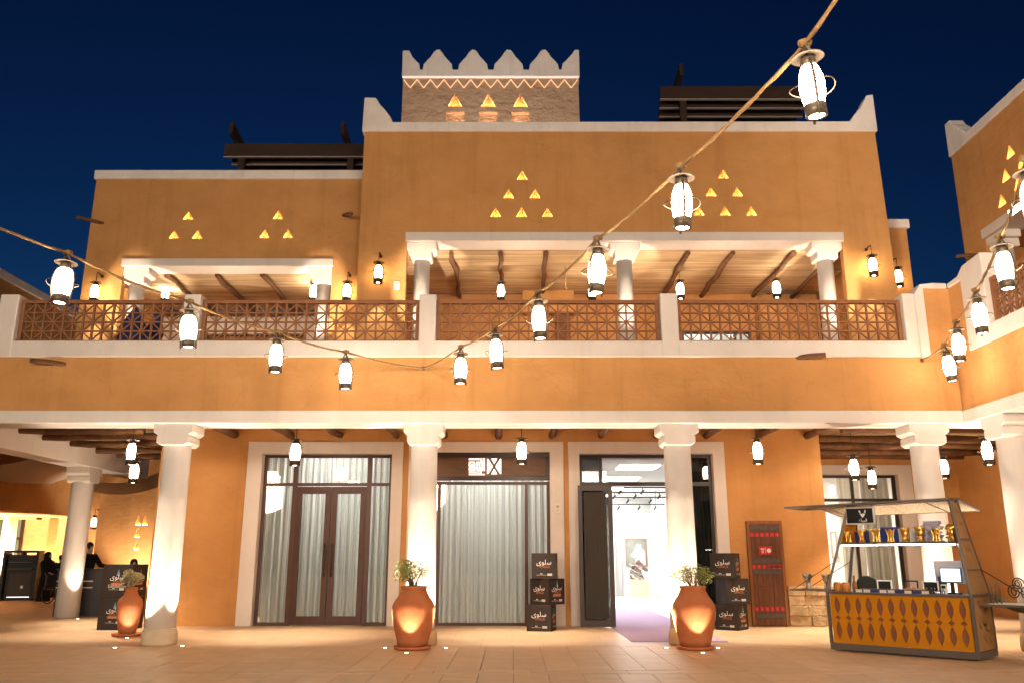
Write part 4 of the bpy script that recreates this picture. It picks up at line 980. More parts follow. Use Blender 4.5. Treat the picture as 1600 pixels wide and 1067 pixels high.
# unseen pole floodlights added as fill, standing in for the courtyard's other lamps
for k, x in enumerate((-14,-5,5,14,-9)):
    t = thing('pole_floodlight', 'warm floodlight on a steel pole at the open front side, %s from left' % ordn[k], 'floodlight', (x,-9,0), 0, 'pole floodlights')
    MB().lathe([(.07,0),(.05,5.2)], n=12).build('pole', steel, t); MB().box(-.35,.35,-.08,.06,5.2,5.7).build('housing', irond, t); MB().box(-.32,.32,.061,.068,5.23,5.67).build('lens', EM('pole_lens', (1,.8,.55), 20) if k == 0 else bpy.data.materials['pole_lens'], t)  # pole, housing and lens of the added unseen floodlight
    spot('flood_beam', (x,-8.85,5.45), ((x*.9,19,5.5) if k < 4 else (12.5,15,9.5)), FILL_FLOOD*(1 if k < 4 else 4.2), (84 if k < 4 else 34), .8, (1,.79,.60), 1.6)

# ------------------------------------------------------------------ pots and shrubs
def shrub(label, loc, r, h, mt, seed, flat=False, n=1500):
    rnd = random.Random(seed); t = thing('shrub', label, 'shrub', loc); m = MB(); st = MB()
    cl = [(rnd.uniform(-.55,.55)*r, rnd.uniform(-.55,.55)*r, h*rnd.uniform(.45,.85), r*rnd.uniform(.32,.5)) for _ in range(7)]
    cl += [(-.6*r,0,h*.55,r*.4),(.6*r,0,h*.62,r*.4)]
    for _ in range(n):
        c = rnd.choice(cl); 
        while True:
            d = Vector((rnd.uniform(-1,1),rnd.uniform(-1,1),rnd.uniform(-1,1)))
            if .25 < d.length < 1: break
        p = Vector(c[:3])+d*c[3]
        if p.z < .03: continue
        a_ = rnd.uniform(0,2*PI); e = rnd.uniform(-.5,.9); dr = Vector((math.cos(a_)*math.cos(e),math.sin(a_)*math.cos(e),math.sin(e)))
        ln = rnd.uniform(.022,.042); sd = dr.cross(Vector((rnd.uniform(-1,1),rnd.uniform(-1,1),rnd.uniform(-1,1)))).normalized()*ln*.32
        m.add([p, p+dr*ln*.5+sd, p+dr*ln, p+dr*ln*.5-sd], [(0,1,2,3)])
    for c in cl:
        for k in range(4):
            e = Vector(c[:3])+Vector((rnd.uniform(-1,1),rnd.uniform(-1,1),rnd.uniform(-.3,1)))*c[3]*.7
            st.tube([(rnd.uniform(-.05,.05),rnd.uniform(-.05,.05),-.03), (e.x*.45,e.y*.45,e.z*.55), tuple(e)], [.007,.005,.003], 5)
    m.build('foliage', mt, t, kind='stuff'); st.build('stems', stemm, t, kind='stuff'); return t
def pot(x, y, label, sc_=1.0, slim=1.0):
    t = thing('terracotta_pot', label, 'pot', (x,y,0))
    pr = [(.20,.045),(.245,.055),(.27,.15),(.315,.32),(.352,.50),(.365,.62),(.358,.69),(.325,.76),(.265,.84),(.222,.92),(.208,.965),(.222,.975),(.228,.993),(.222,1.012),(.20,1.014),(.188,1.0),(.185,.93)]
    MB().lathe([(r_*sc_*(slim if z_ < .8 else slim*.8 if slim < 1 else 1),z_*sc_) for r_,z_ in pr], n=40).build('pot_body', terra, t)
    MB().lathe([(.27*sc_,0),(.30*sc_,.012),(.318*sc_,.055*sc_),(.305*sc_,.058*sc_),(.28*sc_,.035*sc_)], n=36).build('saucer', terra, t)
    MB().lathe([(.186*sc_*(.8*slim if slim < 1 else 1),.93*sc_),(.186*sc_*(.8*slim if slim < 1 else 1),.955*sc_)], n=24).build('soil', soil, t)
pot(-1.66,14.86,'large terracotta pot with beam of light on it, by the column left of lit sign')
pot(3.06,14.86,'large terracotta pot with beam of light on it, beside the lilac carpet')
shrub('round bushy green shrub in the pot left of lit sign', (-1.66,14.86,.95), .37, .46, leafm, 1)
shrub('wide flat topped green shrub in the pot beside the lilac carpet', (3.06,14.86,.95), .39, .38, leafm, 2)
pot(-7.5,17.3,'slimmer terracotta pot standing at the left building corner', .90, .72)
spot('uplight_beam', (-7.25,16.75,.04), (-7.5,17.3,.5), 26, 40, .5, (1,.8,.7), .03)
shrub('dry pale flowering shrub in the slim pot at building corner', (-7.5,17.3,.85), .24, .36, leafd, 3)
t = thing('uplight', 'round ground uplight before the slim pot at the left corner', 'ground light', (-7.25,16.75,0), 0, 'round uplights set in the paving')
MB().lathe([(.055,0),(.055,.006),(.042,.008)], n=16).build('bezel', steel, t); MB().lathe([(.030,.008),(.030,.0115)], n=16).build('lens', upglass, t)

# ------------------------------------------------------------------ printed black boxes
def text_mesh(txt, size, name='print', off=0):
    c = bpy.data.curves.new(name, 'FONT'); c.body = txt; c.size = size; c.align_x = 'CENTER'; c.align_y = 'CENTER'; c.extrude = 0; c.resolution_u = 3; c.offset = off
    o = bpy.data.objects.new(name, c); COL.objects.link(o); dg = bpy.context.evaluated_depsgraph_get()
    me_ = bpy.data.meshes.new_from_object(o.evaluated_get(dg)); bpy.data.objects.remove(o); bpy.data.curves.remove(c); return me_
ARAB = '\uFEEF\uFEEE\uFEE0\uFEB3'
tA = text_mesh(ARAB, .138, off=-.001); tA.materials.append(whitep)
orangep = M('orange_print', (.40,.14,.06), .6); bluep = M('blue_print', (.10,.22,.32), .6); greyp = bpy.data.materials['grey_print']
tS = text_mesh('SPACE', .075); tS.materials.append(orangep)
def print_on(parent, me_, x, z, y, rz=0, sx=1):
    o = place('lettering', me_, parent); o.location = (x,y,z) if rz == 0 else (y,x,z)
    o.rotation_euler = (PI/2,0,rz); o.scale = (sx,1,1); return o
def face_print(t, hw, y, rz, peak):
    f = (lambda a_, b_, m_: m_) 
    q = R(0)
    print_on(t, tA, 0, .07, y, rz); print_on(t, tS, .02, -.02, y, rz)
    def rect(x0,x1,z0,z1,mm,nm='printed_mark'):
        b_ = MB()
        if rz == 0: b_.box(x0,x1,y-.001,y,z0,z1)
        else: b_.box(y,y+.001,x0,x1,z0,z1)
        b_.build(nm, mm, t)
    rect(.07,.17,-.20,-.155,greyp); rect(-.16,.05,-.19,-.184,greyp); rect(-.08,-.05,-.172,-.15,greyp); rect(-.04,-.03,-.172,-.15,greyp)
    if peak:
        b_ = MB(); pk = [(-.02,.10),(.055,.10),(.02,.24)]
        if rz == 0: b_.extr(pk, [], lambda a_,b__,d: (a_,y+.0002+d,b__), .0006)
        else: b_.extr(pk, [], lambda a_,b__,d: (y-.0006+d,a_,b__), .0004)
        b_.build('printed_peak', bluep, t); rect(-.12,.13,-.1,-.05,orangep)
def pbox(x, y, z, rz, label, sz=.52, pf=False, ps=True):
    t = thing('printed_box', label, 'box', (x,y,z+sz/2), rz, 'black boxes printed with white Arabic lettering'); h = sz/2
    MB().box(-h,h,-h,h,-h,h).build('carton', boxm, t, .006)
    face_print(t, h, -h-.002, 0, pf)
    if ps is not None: face_print(t, h, h+.002, PI/2, ps)
    return t
bx = .52
pbox(.62+.0,18.55,0,R(-14),'black printed box at the bottom of stack left of open door')
pbox(.75,18.6,bx+.002,R(-44),'black printed box turned cornerwise in the middle of stack left of open door', pf=False)
pbox(.70,18.6,2*bx+.004,R(-6),'black printed box on top of the stack left of open door')
pbox(4.66,18.78,0,R(-38),'black printed box at the bottom of stack before the antique door')
pbox(4.72,18.8,bx+.002,R(12),'black printed box in the middle of stack before the antique door')
pbox(4.60,18.8,2*bx+.004,R(-27),'black printed box on top of the stack before antique door')
tE = text_mesh('Exhibition', .10); tE.materials.append(greyp)
for k in range(2):
    t = pbox(-8.36,18.9,k*.67,R(-4),['black printed box under another behind the slim pot','upper black printed box reading Exhibition behind the slim pot'][k], .66, True)
    if k: print_on(t, tE, .02, -.12, -.334)

# ------------------------------------------------------------------ sales kiosk
K = thing('sales_kiosk', 'ochre sales kiosk with cutout leaf panel, shelf and woven cane awning', 'kiosk', (5.28,14.70,0), R(-44.5))
KL, KD, KZ = 2.22, .86, .93
MB().box(-.02,KL+.02,-.02,KD+.02,.02,.12).build('base_plinth', steel, K, .006)
# front panel with cut-out leaves and diamonds
holes = []; n = 12
for k in range(n):
    c = .145+(KL-.29)*k/(n-1)
    def leaf(zc, hw, hh_): 
        pts = []
        for i_ in range(7): a_ = i_/6; pts.append((c+hw*math.sin(PI*a_), zc-hh_+2*hh_*a_))
        for i_ in range(1,6): a_ = 1-i_/6; pts.append((c-hw*math.sin(PI*a_), zc-hh_+2*hh_*a_))
        return pts
    holes += [leaf(.715,.052,.15), leaf(.325,.052,.15), [(c,.478),(c+.055,.52),(c,.562),(c-.055,.52)]]
MB().extr([(.04,.125),(KL-.04,.125),(KL-.04,KZ-.035),(.04,KZ-.035)], holes, xz(.0), .022).build('front_panel', kply, K)
MB().box(.04,KL-.04,.0225,.04,.125,KZ-.036).build('panel_backing', kback, K)
# corner posts, lower part upright, upper part leaning in
def post(x, y, xt, yt, zt_): 
    MB().bar((x,y,.12),(x,y,KZ),.045,.045).build('corner_post', steel, K); MB().bar((x,y,KZ),(xt,yt,zt_),.04,.04).build('upper_post', steel, K)
TZ = 2.36
TX0, TX1, TY0, TY1 = .40, 2.02, .22, .52
post(.0,.0,TX0,TY0,TZ-.02); post(KL,.0,TX1,TY0,TZ); post(KL,KD,TX1,TY1,TZ); post(0,KD,TX0,TY1,TZ-.02)
MB().box(.0,KL,-.03,.03,KZ-.034,KZ+.0).build('counter_rail', steel, K); MB().box(.02,KL-.02,.03,KD,KZ-.03,KZ-.002).build('counter_top', steel, K)
# right side panel in four boards, lower one carved
def lerp(a_, b_, t_): return a_+(b_-a_)*t_
def sidepanel(z0, z1, nm, holes=()):
    def corner(z):
        if z <= KZ: return KL, 0.0, KD
        t_ = (z-KZ)/(TZ-KZ); return lerp(KL,TX1,t_), lerp(0,TY0,t_), lerp(KD,TY1,t_)
    def fn(a_, b_, d):
        z = lerp(z0,z1,b_); X, y0, y1 = corner(z); return (X+.012-d, lerp(y0+.022,y1-.022,a_), z)
    MB().extr([(0,0),(1,0),(1,1),(0,1)], holes, fn, .02).build(nm, kside, K)
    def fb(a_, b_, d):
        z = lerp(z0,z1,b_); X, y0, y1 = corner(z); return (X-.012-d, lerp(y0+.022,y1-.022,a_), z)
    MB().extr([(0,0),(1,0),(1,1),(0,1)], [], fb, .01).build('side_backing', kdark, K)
def curve_slit(pts, wd):
    L1 = []; L2 = []
    for i_, (a_, b_) in enumerate(pts):
        a0, b0 = pts[max(i_-1,0)]; a1, b1 = pts[min(i_+1,len(pts)-1)]; dx, dy = a1-a0, b1-b0; l_ = math.hypot(dx,dy) or 1
        w_ = 1.8*wd*(.25+math.sin(PI*i_/(len(pts)-1))); L1.append((a_-dy/l_*w_, b_+dx/l_*w_)); L2.append((a_+dy/l_*w_, b_-dx/l_*w_))
    return L1+L2[::-1]
carv = [curve_slit([(.24,.86),(.30,.92),(.36,.88),(.42,.76)],.012), curve_slit([(.62,.92),(.72,.93),(.74,.84),(.66,.74),(.56,.66)],.013), curve_slit([(.40,.56),(.46,.48),(.56,.45),(.66,.46),(.72,.52)],.016), curve_slit([(.22,.52),(.26,.44),(.34,.40)],.015),
        curve_slit([(.84,.42),(.88,.36),(.84,.30),(.78,.26)],.015), curve_slit([(.34,.30),(.40,.22),(.46,.16)],.016), curve_slit([(.50,.20),(.54,.14),(.58,.08)],.014), curve_slit([(.72,.24),(.73,.16),(.70,.08)],.016), curve_slit([(.50,.40),(.62,.36),(.74,.34)],.008)]
sidepanel(.13, KZ-.03, 'side_panel', carv)
sidepanel(KZ+.02, 1.28, 'side_panel')
sidepanel(1.31, 1.74, 'side_panel', [curve_slit([(.28+.13*k,.80),(.31+.13*k,.66),(.36+.13*k,.56)],.028) for k in range(4)])
sidepanel(1.77, 2.33, 'side_panel', [curve_slit([(.24+.2*k,.86),(.26+.2*k,.72),(.34+.2*k,.58)],.03) for k in range(3)]+[curve_slit([(.3+.14*k,.46),(.34+.14*k,.40),(.38+.14*k,.34)],.024) for k in range(4)])
for z in (KZ-.005,1.295,1.755):
    t_ = max(0,(z-KZ)/(TZ-KZ)); X = lerp(KL,TX1,t_); y0 = lerp(0,TY0,t_); y1 = lerp(KD,TY1,t_)
    MB().bar((X,y0,z),(X,y1,z),.045,.03).build('side_rail', steel, K)
t_ = (1.72-KZ)/(TZ-KZ); SX0 = lerp(0,TX0,t_); SX1 = lerp(KL,TX1,t_); SY0 = lerp(0,TY0,t_); SY1 = lerp(KD,TY1,t_)
MB().box(SX0+.02,SX1-.02,SY0-.01,SY1,1.69,1.72).build('shelf', steel, K)
MB().box(SX0+.06,SX1-.06,SY0-.0,SY0+.02,1.672,1.688).build('shelf_light', ledw, K)
MB().hexa([(SX0+.03,SY0,1.72),(SX0+.05,SY0,1.72),(SX0+.05,SY1,1.72),(SX0+.03,SY1,1.72)], [(TX0,TY0,TZ-.05),(TX0+.02,TY0,TZ-.05),(TX0+.02,TY1,TZ-.05),(TX0,TY1,TZ-.05)]).build('end_panel', kply, K)
# awning of woven cane in steel frames: front flap, rear flap
def awning(c4, nm):
    c4 = [Vector(q) for q in c4]; nrm = (c4[1]-c4[0]).cross(c4[3]-c4[0]).normalized()*.008
    m_ = MB(); m_.hexa([q-nrm for q in c4], [q+nrm for q in c4]); o = m_.build(nm, cane, K)
    for i_ in range(4):
        MB().bar(c4[i_], c4[(i_+1)%4], .035,.03).build('awning_frame', steel, o)
    MB().bar((c4[0]+c4[1])/2, (c4[2]+c4[3])/2, .025,.026).build('awning_frame', steel, o)
awning([(-.62,-.04,2.33),(TX1+.03,.16,TZ+.015),(TX1+.03,TY1,TZ+.03),(-.62,.75,2.32)], 'awning')
awning([(-.3,TY1+.21,2.33),(TX1+.03,TY1+.02,TZ+.02),(TX1+.05,1.45,2.24),(-.3,1.45,2.22)], 'rear_awning')
MB().bar((TX1-.06,TY0+.02,2.18),(TX1-.34,.05,2.34),.014,.014).bar((SX0+.16,TY0,2.16),(SX0-.18,.0,2.33),.014,.014).build('strut', steel, K)
# side shelves on chains
MB().box(-.74,-.02,.12,.72,KZ-.01,KZ+.015).build('side_shelf', steel, K)
MB().tube([(-.66,.14,KZ+.02),(.14,.12,1.42)], .006, 5).tube([(-.66,.70,KZ+.02),(.16,.7,1.42)], .006, 5).build('chain', irond, K)
MB().box(KL+.06,KL+.75,.22,.8,KZ-.16,KZ-.13).build('side_shelf', steel, K)
MB().tube([(KL-.06,.72,1.32),(KL+.70,.78,KZ-.12)], .009, 5).build('chain', irond, K)
MB().tube([(KL+.02,.9,KZ-.02),(KL+.3,.95,KZ-.2),(KL+.7,.9,KZ-.28),(KL+1.2,.85,KZ-.3)], [.05,.06,.06,.05], 6).build('cloth_swag', M('patterned_swag', (.35,.33,.24), .8, var=.6, vs=20), K)
kd = [(K.matrix_basis if False else None)]
KM = Matrix.Translation(K.location) @ Matrix.Rotation(K.rotation_euler.z,4,'Z')
def kpos(x, y, z): return tuple(KM @ Vector((x,y,z)))
# goods on the shelf
def burner(loc, label, group, mt, sc_=1.0, first_=None):
    if first_: return copy_tree(first_, loc, random.uniform(0,3), label, group, sc_)
    t = thing('incense_burner', label, 'incense burner', loc, 0, group); t.scale = (sc_,)*3
    MB().lathe([(.055,0),(.055,.015),(.03,.03),(.025,.07),(.035,.085)], n=10).build('foot', mt, t)
    MB().lathe([(.035,.085),(.04,.1),(.065,.20),(.06,.2),(.034,.105)], n=12).build('cup', mt, t)
    for k in range(4):
        a_ = k*PI/2; c_, s_ = math.cos(a_), math.sin(a_)
        MB().bar((.05*c_,.05*s_,.01),(.036*c_,.036*s_,.1),.018,.014).bar((.04*c_,.04*s_,.1),(.072*c_,.072*s_,.23),.03,.012).build('upright', mt, t)
        a2 = a_+PI/4; MB().bar((.068*c_,.068*s_,.215),(.068*math.cos(a2),.068*math.sin(a2),.185),.02,.012).bar((.068*math.cos(a2),.068*math.sin(a2),.185),(.068*math.cos(a_+PI/2),.068*math.sin(a_+PI/2),.215),.02,.012).build('rim', mt, t)
    return t
GG = 'gold incense burners along the kiosk shelf'
b0 = None; sl = SX1-SX0-.25
lbs = ['smallest gold incense burner at the left end of kiosk shelf','gold incense burner below the deer screen on kiosk shelf','gold incense burner before cream box on kiosk shelf','gold incense burner before the blue boxes on kiosk shelf','gold incense burner before white boxes on kiosk shelf','gold incense burner left of the tall paper pile on kiosk shelf','gold incense burner before the silver paper pile on kiosk shelf','gold incense burner at the right end beside gold paper packs']
for k in range(8):
    q = burner(kpos(SX0+.14+sl*k/7, SY0+.07, 1.722), lbs[k], GG, gold, (.82,.95,.95,.9,1.0,1.05,.95,1.05)[k], b0)
    if not b0: b0 = q
def goods(name, label, cat, x, y, z, sx, sy, sz, mt, rz=0, bev=.003, group=None):
    t = thing(name, label, cat, kpos(x,y,z), K.rotation_euler.z+rz, group)
    MB().box(-sx/2,sx/2,-sy/2,sy/2,.0015,sz).build('box_body', mt, t, bev); MB().box(-sx/2-.002,sx/2+.002,-sy/2-.002,sy/2+.002,sz*.72,sz+.003).build('lid', mt, t, bev); return t
for k, (xx, sx, sz, mt, lb) in enumerate([(.30,.10,.18,bookb,'small navy box left on the kiosk shelf'),(.43,.06,.20,bookb,'narrow navy box between two burners on kiosk shelf'),(.55,.11,.20,bookc,'cream box behind burners on kiosk shelf'),(.76,.16,.24,bookb,'broad royal blue gift box on kiosk shelf'),(.92,.08,.24,bookb,'slim royal blue gift box right of the broad one'),(1.04,.14,.21,bookw,'white box left of middle burner on kiosk shelf'),(1.19,.08,.21,bookw,'slim white box right of middle burner')]):
    goods('gift_box', lb, 'box', SX0+xx-.03, SY0+.2, 1.722, sx, .10, sz, mt)
def pile(label, x, y, z, n_, wd, mt, seed):
    rnd = random.Random(seed); t = thing('paper_pack_pile', label, 'paper packs', kpos(x,y,z), K.rotation_euler.z); zz = .001
    for k in range(n_):
        h_ = rnd.uniform(.022,.032); dx = rnd.uniform(-.03,.03)
        MB().box(-wd/2+dx,wd/2+dx,-.07,.07,zz,zz+h_-.002).build('pack', mt, t, .006); zz += h_
pile('tall pile of crumpled silver paper packs on kiosk shelf', SX0+1.52-.06, SY0+.22, 1.722, 12, .24, paper, 1)
pile('lower pile of silver paper packs left of the tall pile', SX0+1.27-.03, SY0+.22, 1.722, 8, .18, paper, 2)
pile('pile of gold paper packs at the right end of kiosk shelf', SX1-.13, SY0+.22, 1.722, 10, .16, goldp, 3)
# tilted screen with deer head
scn = thing('display_screen', 'tilted black screen with white deer head hung over the kiosk shelf', 'screen', kpos(SX0+.37,SY0+.09,2.16), K.rotation_euler.z+R(3))
MB().box(-.24,.24,-.02,.02,-.145,.145).build('bezel', M('screen_bezel', (.62,.62,.62), .4, metal=.5), scn, .006); MB().box(-.215,.215,-.024,-.0201,-.12,.12).build('screen', screenk, scn)
def emb(pp): MB().extr(pp, [], lambda a_,b_,d: (a_,-.028+d,b_), .003).build('emblem', whitep, scn)
emb([(.05,-.035),(.08,.0),(.085,.02),(.105,.03),(.08,.032),(.06,.035),(.02+.02,.03),(.02,.032),(-.005,.03),(.015,.02),(.02,0)])
for s_ in (-1,1):
    emb([(.05+s_*.02,.035),(.05+s_*.055,.055),(.05+s_*.06,.10),(.05+s_*.05,.07),(.05+s_*.035,.095),(.05+s_*.035,.06)])
tD = text_mesh('\uFEE9\uFEE0\uFBFF\uFE92\uFED7', .075); tD.materials.append(whitep); o = place('lettering', tD, scn); o.location = (.05,-.0285,-.075); o.rotation_euler = (PI/2,0,0)
MB().box(-.2,-.18,.021,.03,.1,.2).box(.18,.2,.021,.03,.1,.2).build('hanger', steel, scn)
# on the counter
def jar(x, y, lb):
    t = thing('jar', lb, 'jar', kpos(x,y,KZ-.001)); MB().lathe([(.062,.001),(.065,.01),(.065,.125),(.055,.13)], n=18).build('jar_body', orangej, t); MB().lathe([(.058,.131),(.058,.145),(.02,.15)], n=18).build('lid', orangej, t)
jar(.13,.12,'round orange jar at the left end of kiosk counter'); jar(.26,.15,'second round orange jar right of the first on kiosk counter')
bt = thing('bottle', 'slim carved brown bottle behind the orange jars', 'bottle', kpos(.32,.36,KZ-.001)); MB().lathe([(.035,.001),(.042,.06),(.035,.14),(.015,.18),(.02,.24),(.01,.26)], n=12).build('bottle_body', M('carved_brown', (.30,.13,.04), .5, var=.4, vs=30), bt); MB().lathe([(.012,.26),(.012,.28)], n=8).build('stopper', gold, bt)
tray = thing('sample_tray', 'long brown tray heaped with wood chips on the kiosk counter', 'tray', kpos(1.02,.26,KZ-.001), K.rotation_euler.z)
MB().box(-.55,.55,-.14,.14,.003,.012).box(-.55,.55,-.14,-.13,.0121,.055).box(-.55,.55,.13,.14,.0121,.055).box(-.55,-.54,-.129,.129,.0121,.055).box(.54,.55,-.129,.129,.0121,.055).build('tray_body', M('tray_brown', (.10,.045,.03), .6), tray)
rnd = random.Random(5); hp2 = MB()
for k in range(420):
    x = rnd.uniform(-.52,.52); y = rnd.uniform(-.12,.12); hz = .02+.06*math.exp(-((x-.3)/.16)**2)*(1-abs(y)/.13)+rnd.uniform(0,.02); a_ = rnd.uniform(0,PI); l_ = rnd.uniform(.012,.03)
    hp2.bar((x-l_*math.cos(a_),y-l_*math.sin(a_),hz),(x+l_*math.cos(a_),y+l_*math.sin(a_),hz+rnd.uniform(-.008,.012)),.012,.009)
hp2.build('wood_chips', chips, tray, kind='stuff')
for k in range(9):
    x = .5+.13*k
    t = thing('price_card', '%s price card, %s from the left along the wood chip tray' % ('small navy' if k in (2,5,7) else 'small white', (ordn+['seventh','eighth','ninth'])[k]), 'card', kpos(x,.085,KZ-.001), K.rotation_euler.z, 'small cards along the kiosk tray')
    MB().box(-.052,.052,-.004,.004,.001,.045).build('card', bookb if k in (2,5,7) else bookw, t); MB().box(-.04,.04,.005,.02,.001,.012).build('stand', steel, t)
def tablet(x, y, label, fr, w_=.24, h_=.17, hollow=False):
    t = thing('tablet', label, 'tablet', kpos(x,y,KZ-.001), K.rotation_euler.z+R(2))
    m_ = MB(); m_.box(-w_/2,w_/2,-.01,.01,.02,.04).box(-w_/2,w_/2,-.01,.01,h_,h_+.02).box(-w_/2,-w_/2+.02,-.0095,.0095,.0401,h_-.0001).box(w_/2-.02,w_/2,-.0095,.0095,.0401,h_-.0001); m_.build('tablet_frame', fr, t)
    if not hollow: MB().box(-w_/2+.02,w_/2-.02,-.006,.006,.0401,h_-.0001).build('screen', screenk, t)
    MB().box(-.04,.04,.0,.06,.001,.0199).build('stand', steel, t)
tablet(.78,.46,'white framed tablet standing left behind the wood chip tray', whitep); tablet(1.19,.5,'empty black frame standing behind the tray middle', black, .22,.17, True); tablet(1.52,.42,'white framed tablet standing right behind the wood chip tray', whitep)
pos = thing('till_screen', 'till with bright lit screen at the right end of kiosk counter', 'till', kpos(1.86,.36,KZ-.001), K.rotation_euler.z+R(-2))
MB().box(-.16,.16,-.015,.015,.17,.40).build('housing', M('till_blue_grey', (.16,.20,.32), .5), pos, .006); MB().box(-.142,.142,-.019,-.0151,.19,.38).build('screen', screenm, pos)
MB().box(-.02,.02,.0,.03,.02,.18).box(-.1,.1,-.06,.1,.001,.02).build('stand', black, pos)
mon = thing('back_monitor', 'larger grey monitor back standing behind the lit till', 'monitor', kpos(1.78,.60,KZ-.001), K.rotation_euler.z+R(-2)); MB().box(-.24,.24,-.012,.012,.15,.50).build('panel', M('monitor_grey', (.40,.38,.38), .4), mon, .005); MB().box(-.03,.03,0,.03,.015,.16).box(-.1,.1,-.07,.09,.001,.0149).build('stand', steel, mon)
cr_ = thing('card_reader', 'white card reader before the lit till on kiosk counter', 'card reader', kpos(1.80,.16,KZ-.001), K.rotation_euler.z); MB().box(-.04,.04,-.02,.02,.0015,.15).build('body', bookw, cr_, .006); MB().box(-.03,.03,-.0215,-.0202,.09,.13).build('screen', screenk, cr_)
sp = thing('speaker_box', 'black upright speaker box left of the lit till', 'speaker', kpos(1.66,.56,KZ-.001), K.rotation_euler.z); MB().box(-.05,.05,-.05,.05,.0015,.26).build('cabinet', black, sp, .006); MB().box(-.04,.04,-.055,-.0505,.03,.23).build('grille', char, sp)
for k in range(5):
    t = thing('glass_bottle', 'small clear perfume bottle, %s from the left before the kiosk till' % ordn[k], 'bottle', kpos(1.56+.06*k,.11+.03*(k%2),KZ-.001), 0, 'clear perfume bottles before the till'); MB().lathe([(.02,.001),(.022,.01),(.022,.05),(.008,.06),(.008,.075)], n=10).build('bottle_body', GLASS('bottle_glass', (.8,.85,.95)) if k == 0 else bpy.data.materials['bottle_glass'], t); MB().lathe([(.011,.0755),(.011,.095)], n=8).build('stopper', silver, t)
GS2 = 'antique silver incense burners on the kiosk left side shelf'
sb = burner(kpos(-.52,.40,KZ+.016),'antique silver incense burner farther out on the kiosk left side shelf',GS2,silver,1.15)
burner(kpos(-.16,.38,KZ+.016),'antique silver incense burner on the side shelf next to kiosk post',GS2,silver,1.15,sb)
rk = thing('wire_stand', 'brass wire scrollwork stand on the kiosk right side shelf', 'stand', kpos(KL+.46,.5,KZ-.129), K.rotation_euler.z)
for dx in (-.25,-.2,-.14): MB().tube([(dx,-.2,.0),(dx,-.2,.3),(dx,-.2,.34)], [.012,.012,.018], 7).build('rod', silver, rk)
for c_, r_ in (((.0,0,.18),.11),((.18,0,.16),.12),((.06,0,.3),.09),((.22,0,.34),.06)):
    MB().tube([(c_[0]+r_*(1-.06*k/4)*math.cos(k*.5)*(1-k/40), c_[1], c_[2]+r_*math.sin(k*.5)*(1-k/40)) for k in range(30)], .009, 6).build('scroll', irond, rk)
MB().box(-.3,.3,-.24,.2,.001,.012).build('tray', bookw, rk)
ch_ = thing('chair_back', 'dark rounded chair back behind the left end of kiosk', 'chair', kpos(.12,1.35,0), K.rotation_euler.z+R(20))
MB().lathe([(.20,.52),(.22,.7),(.21,.95),(.15,1.1),(.05,1.16)], n=16, sy=.3).build('backrest', M('dark_green_seat', (.02,.028,.022), .8), ch_); MB().box(-.22,.22,-.4,0,.44,.50).build('seat', black, ch_, .02)
for sx in (-.19,.19):
    for sy in (-.36,-.03): MB().box(sx-.015,sx+.015,sy-.015,sy+.015,0,.44).build('leg', steel, ch_)

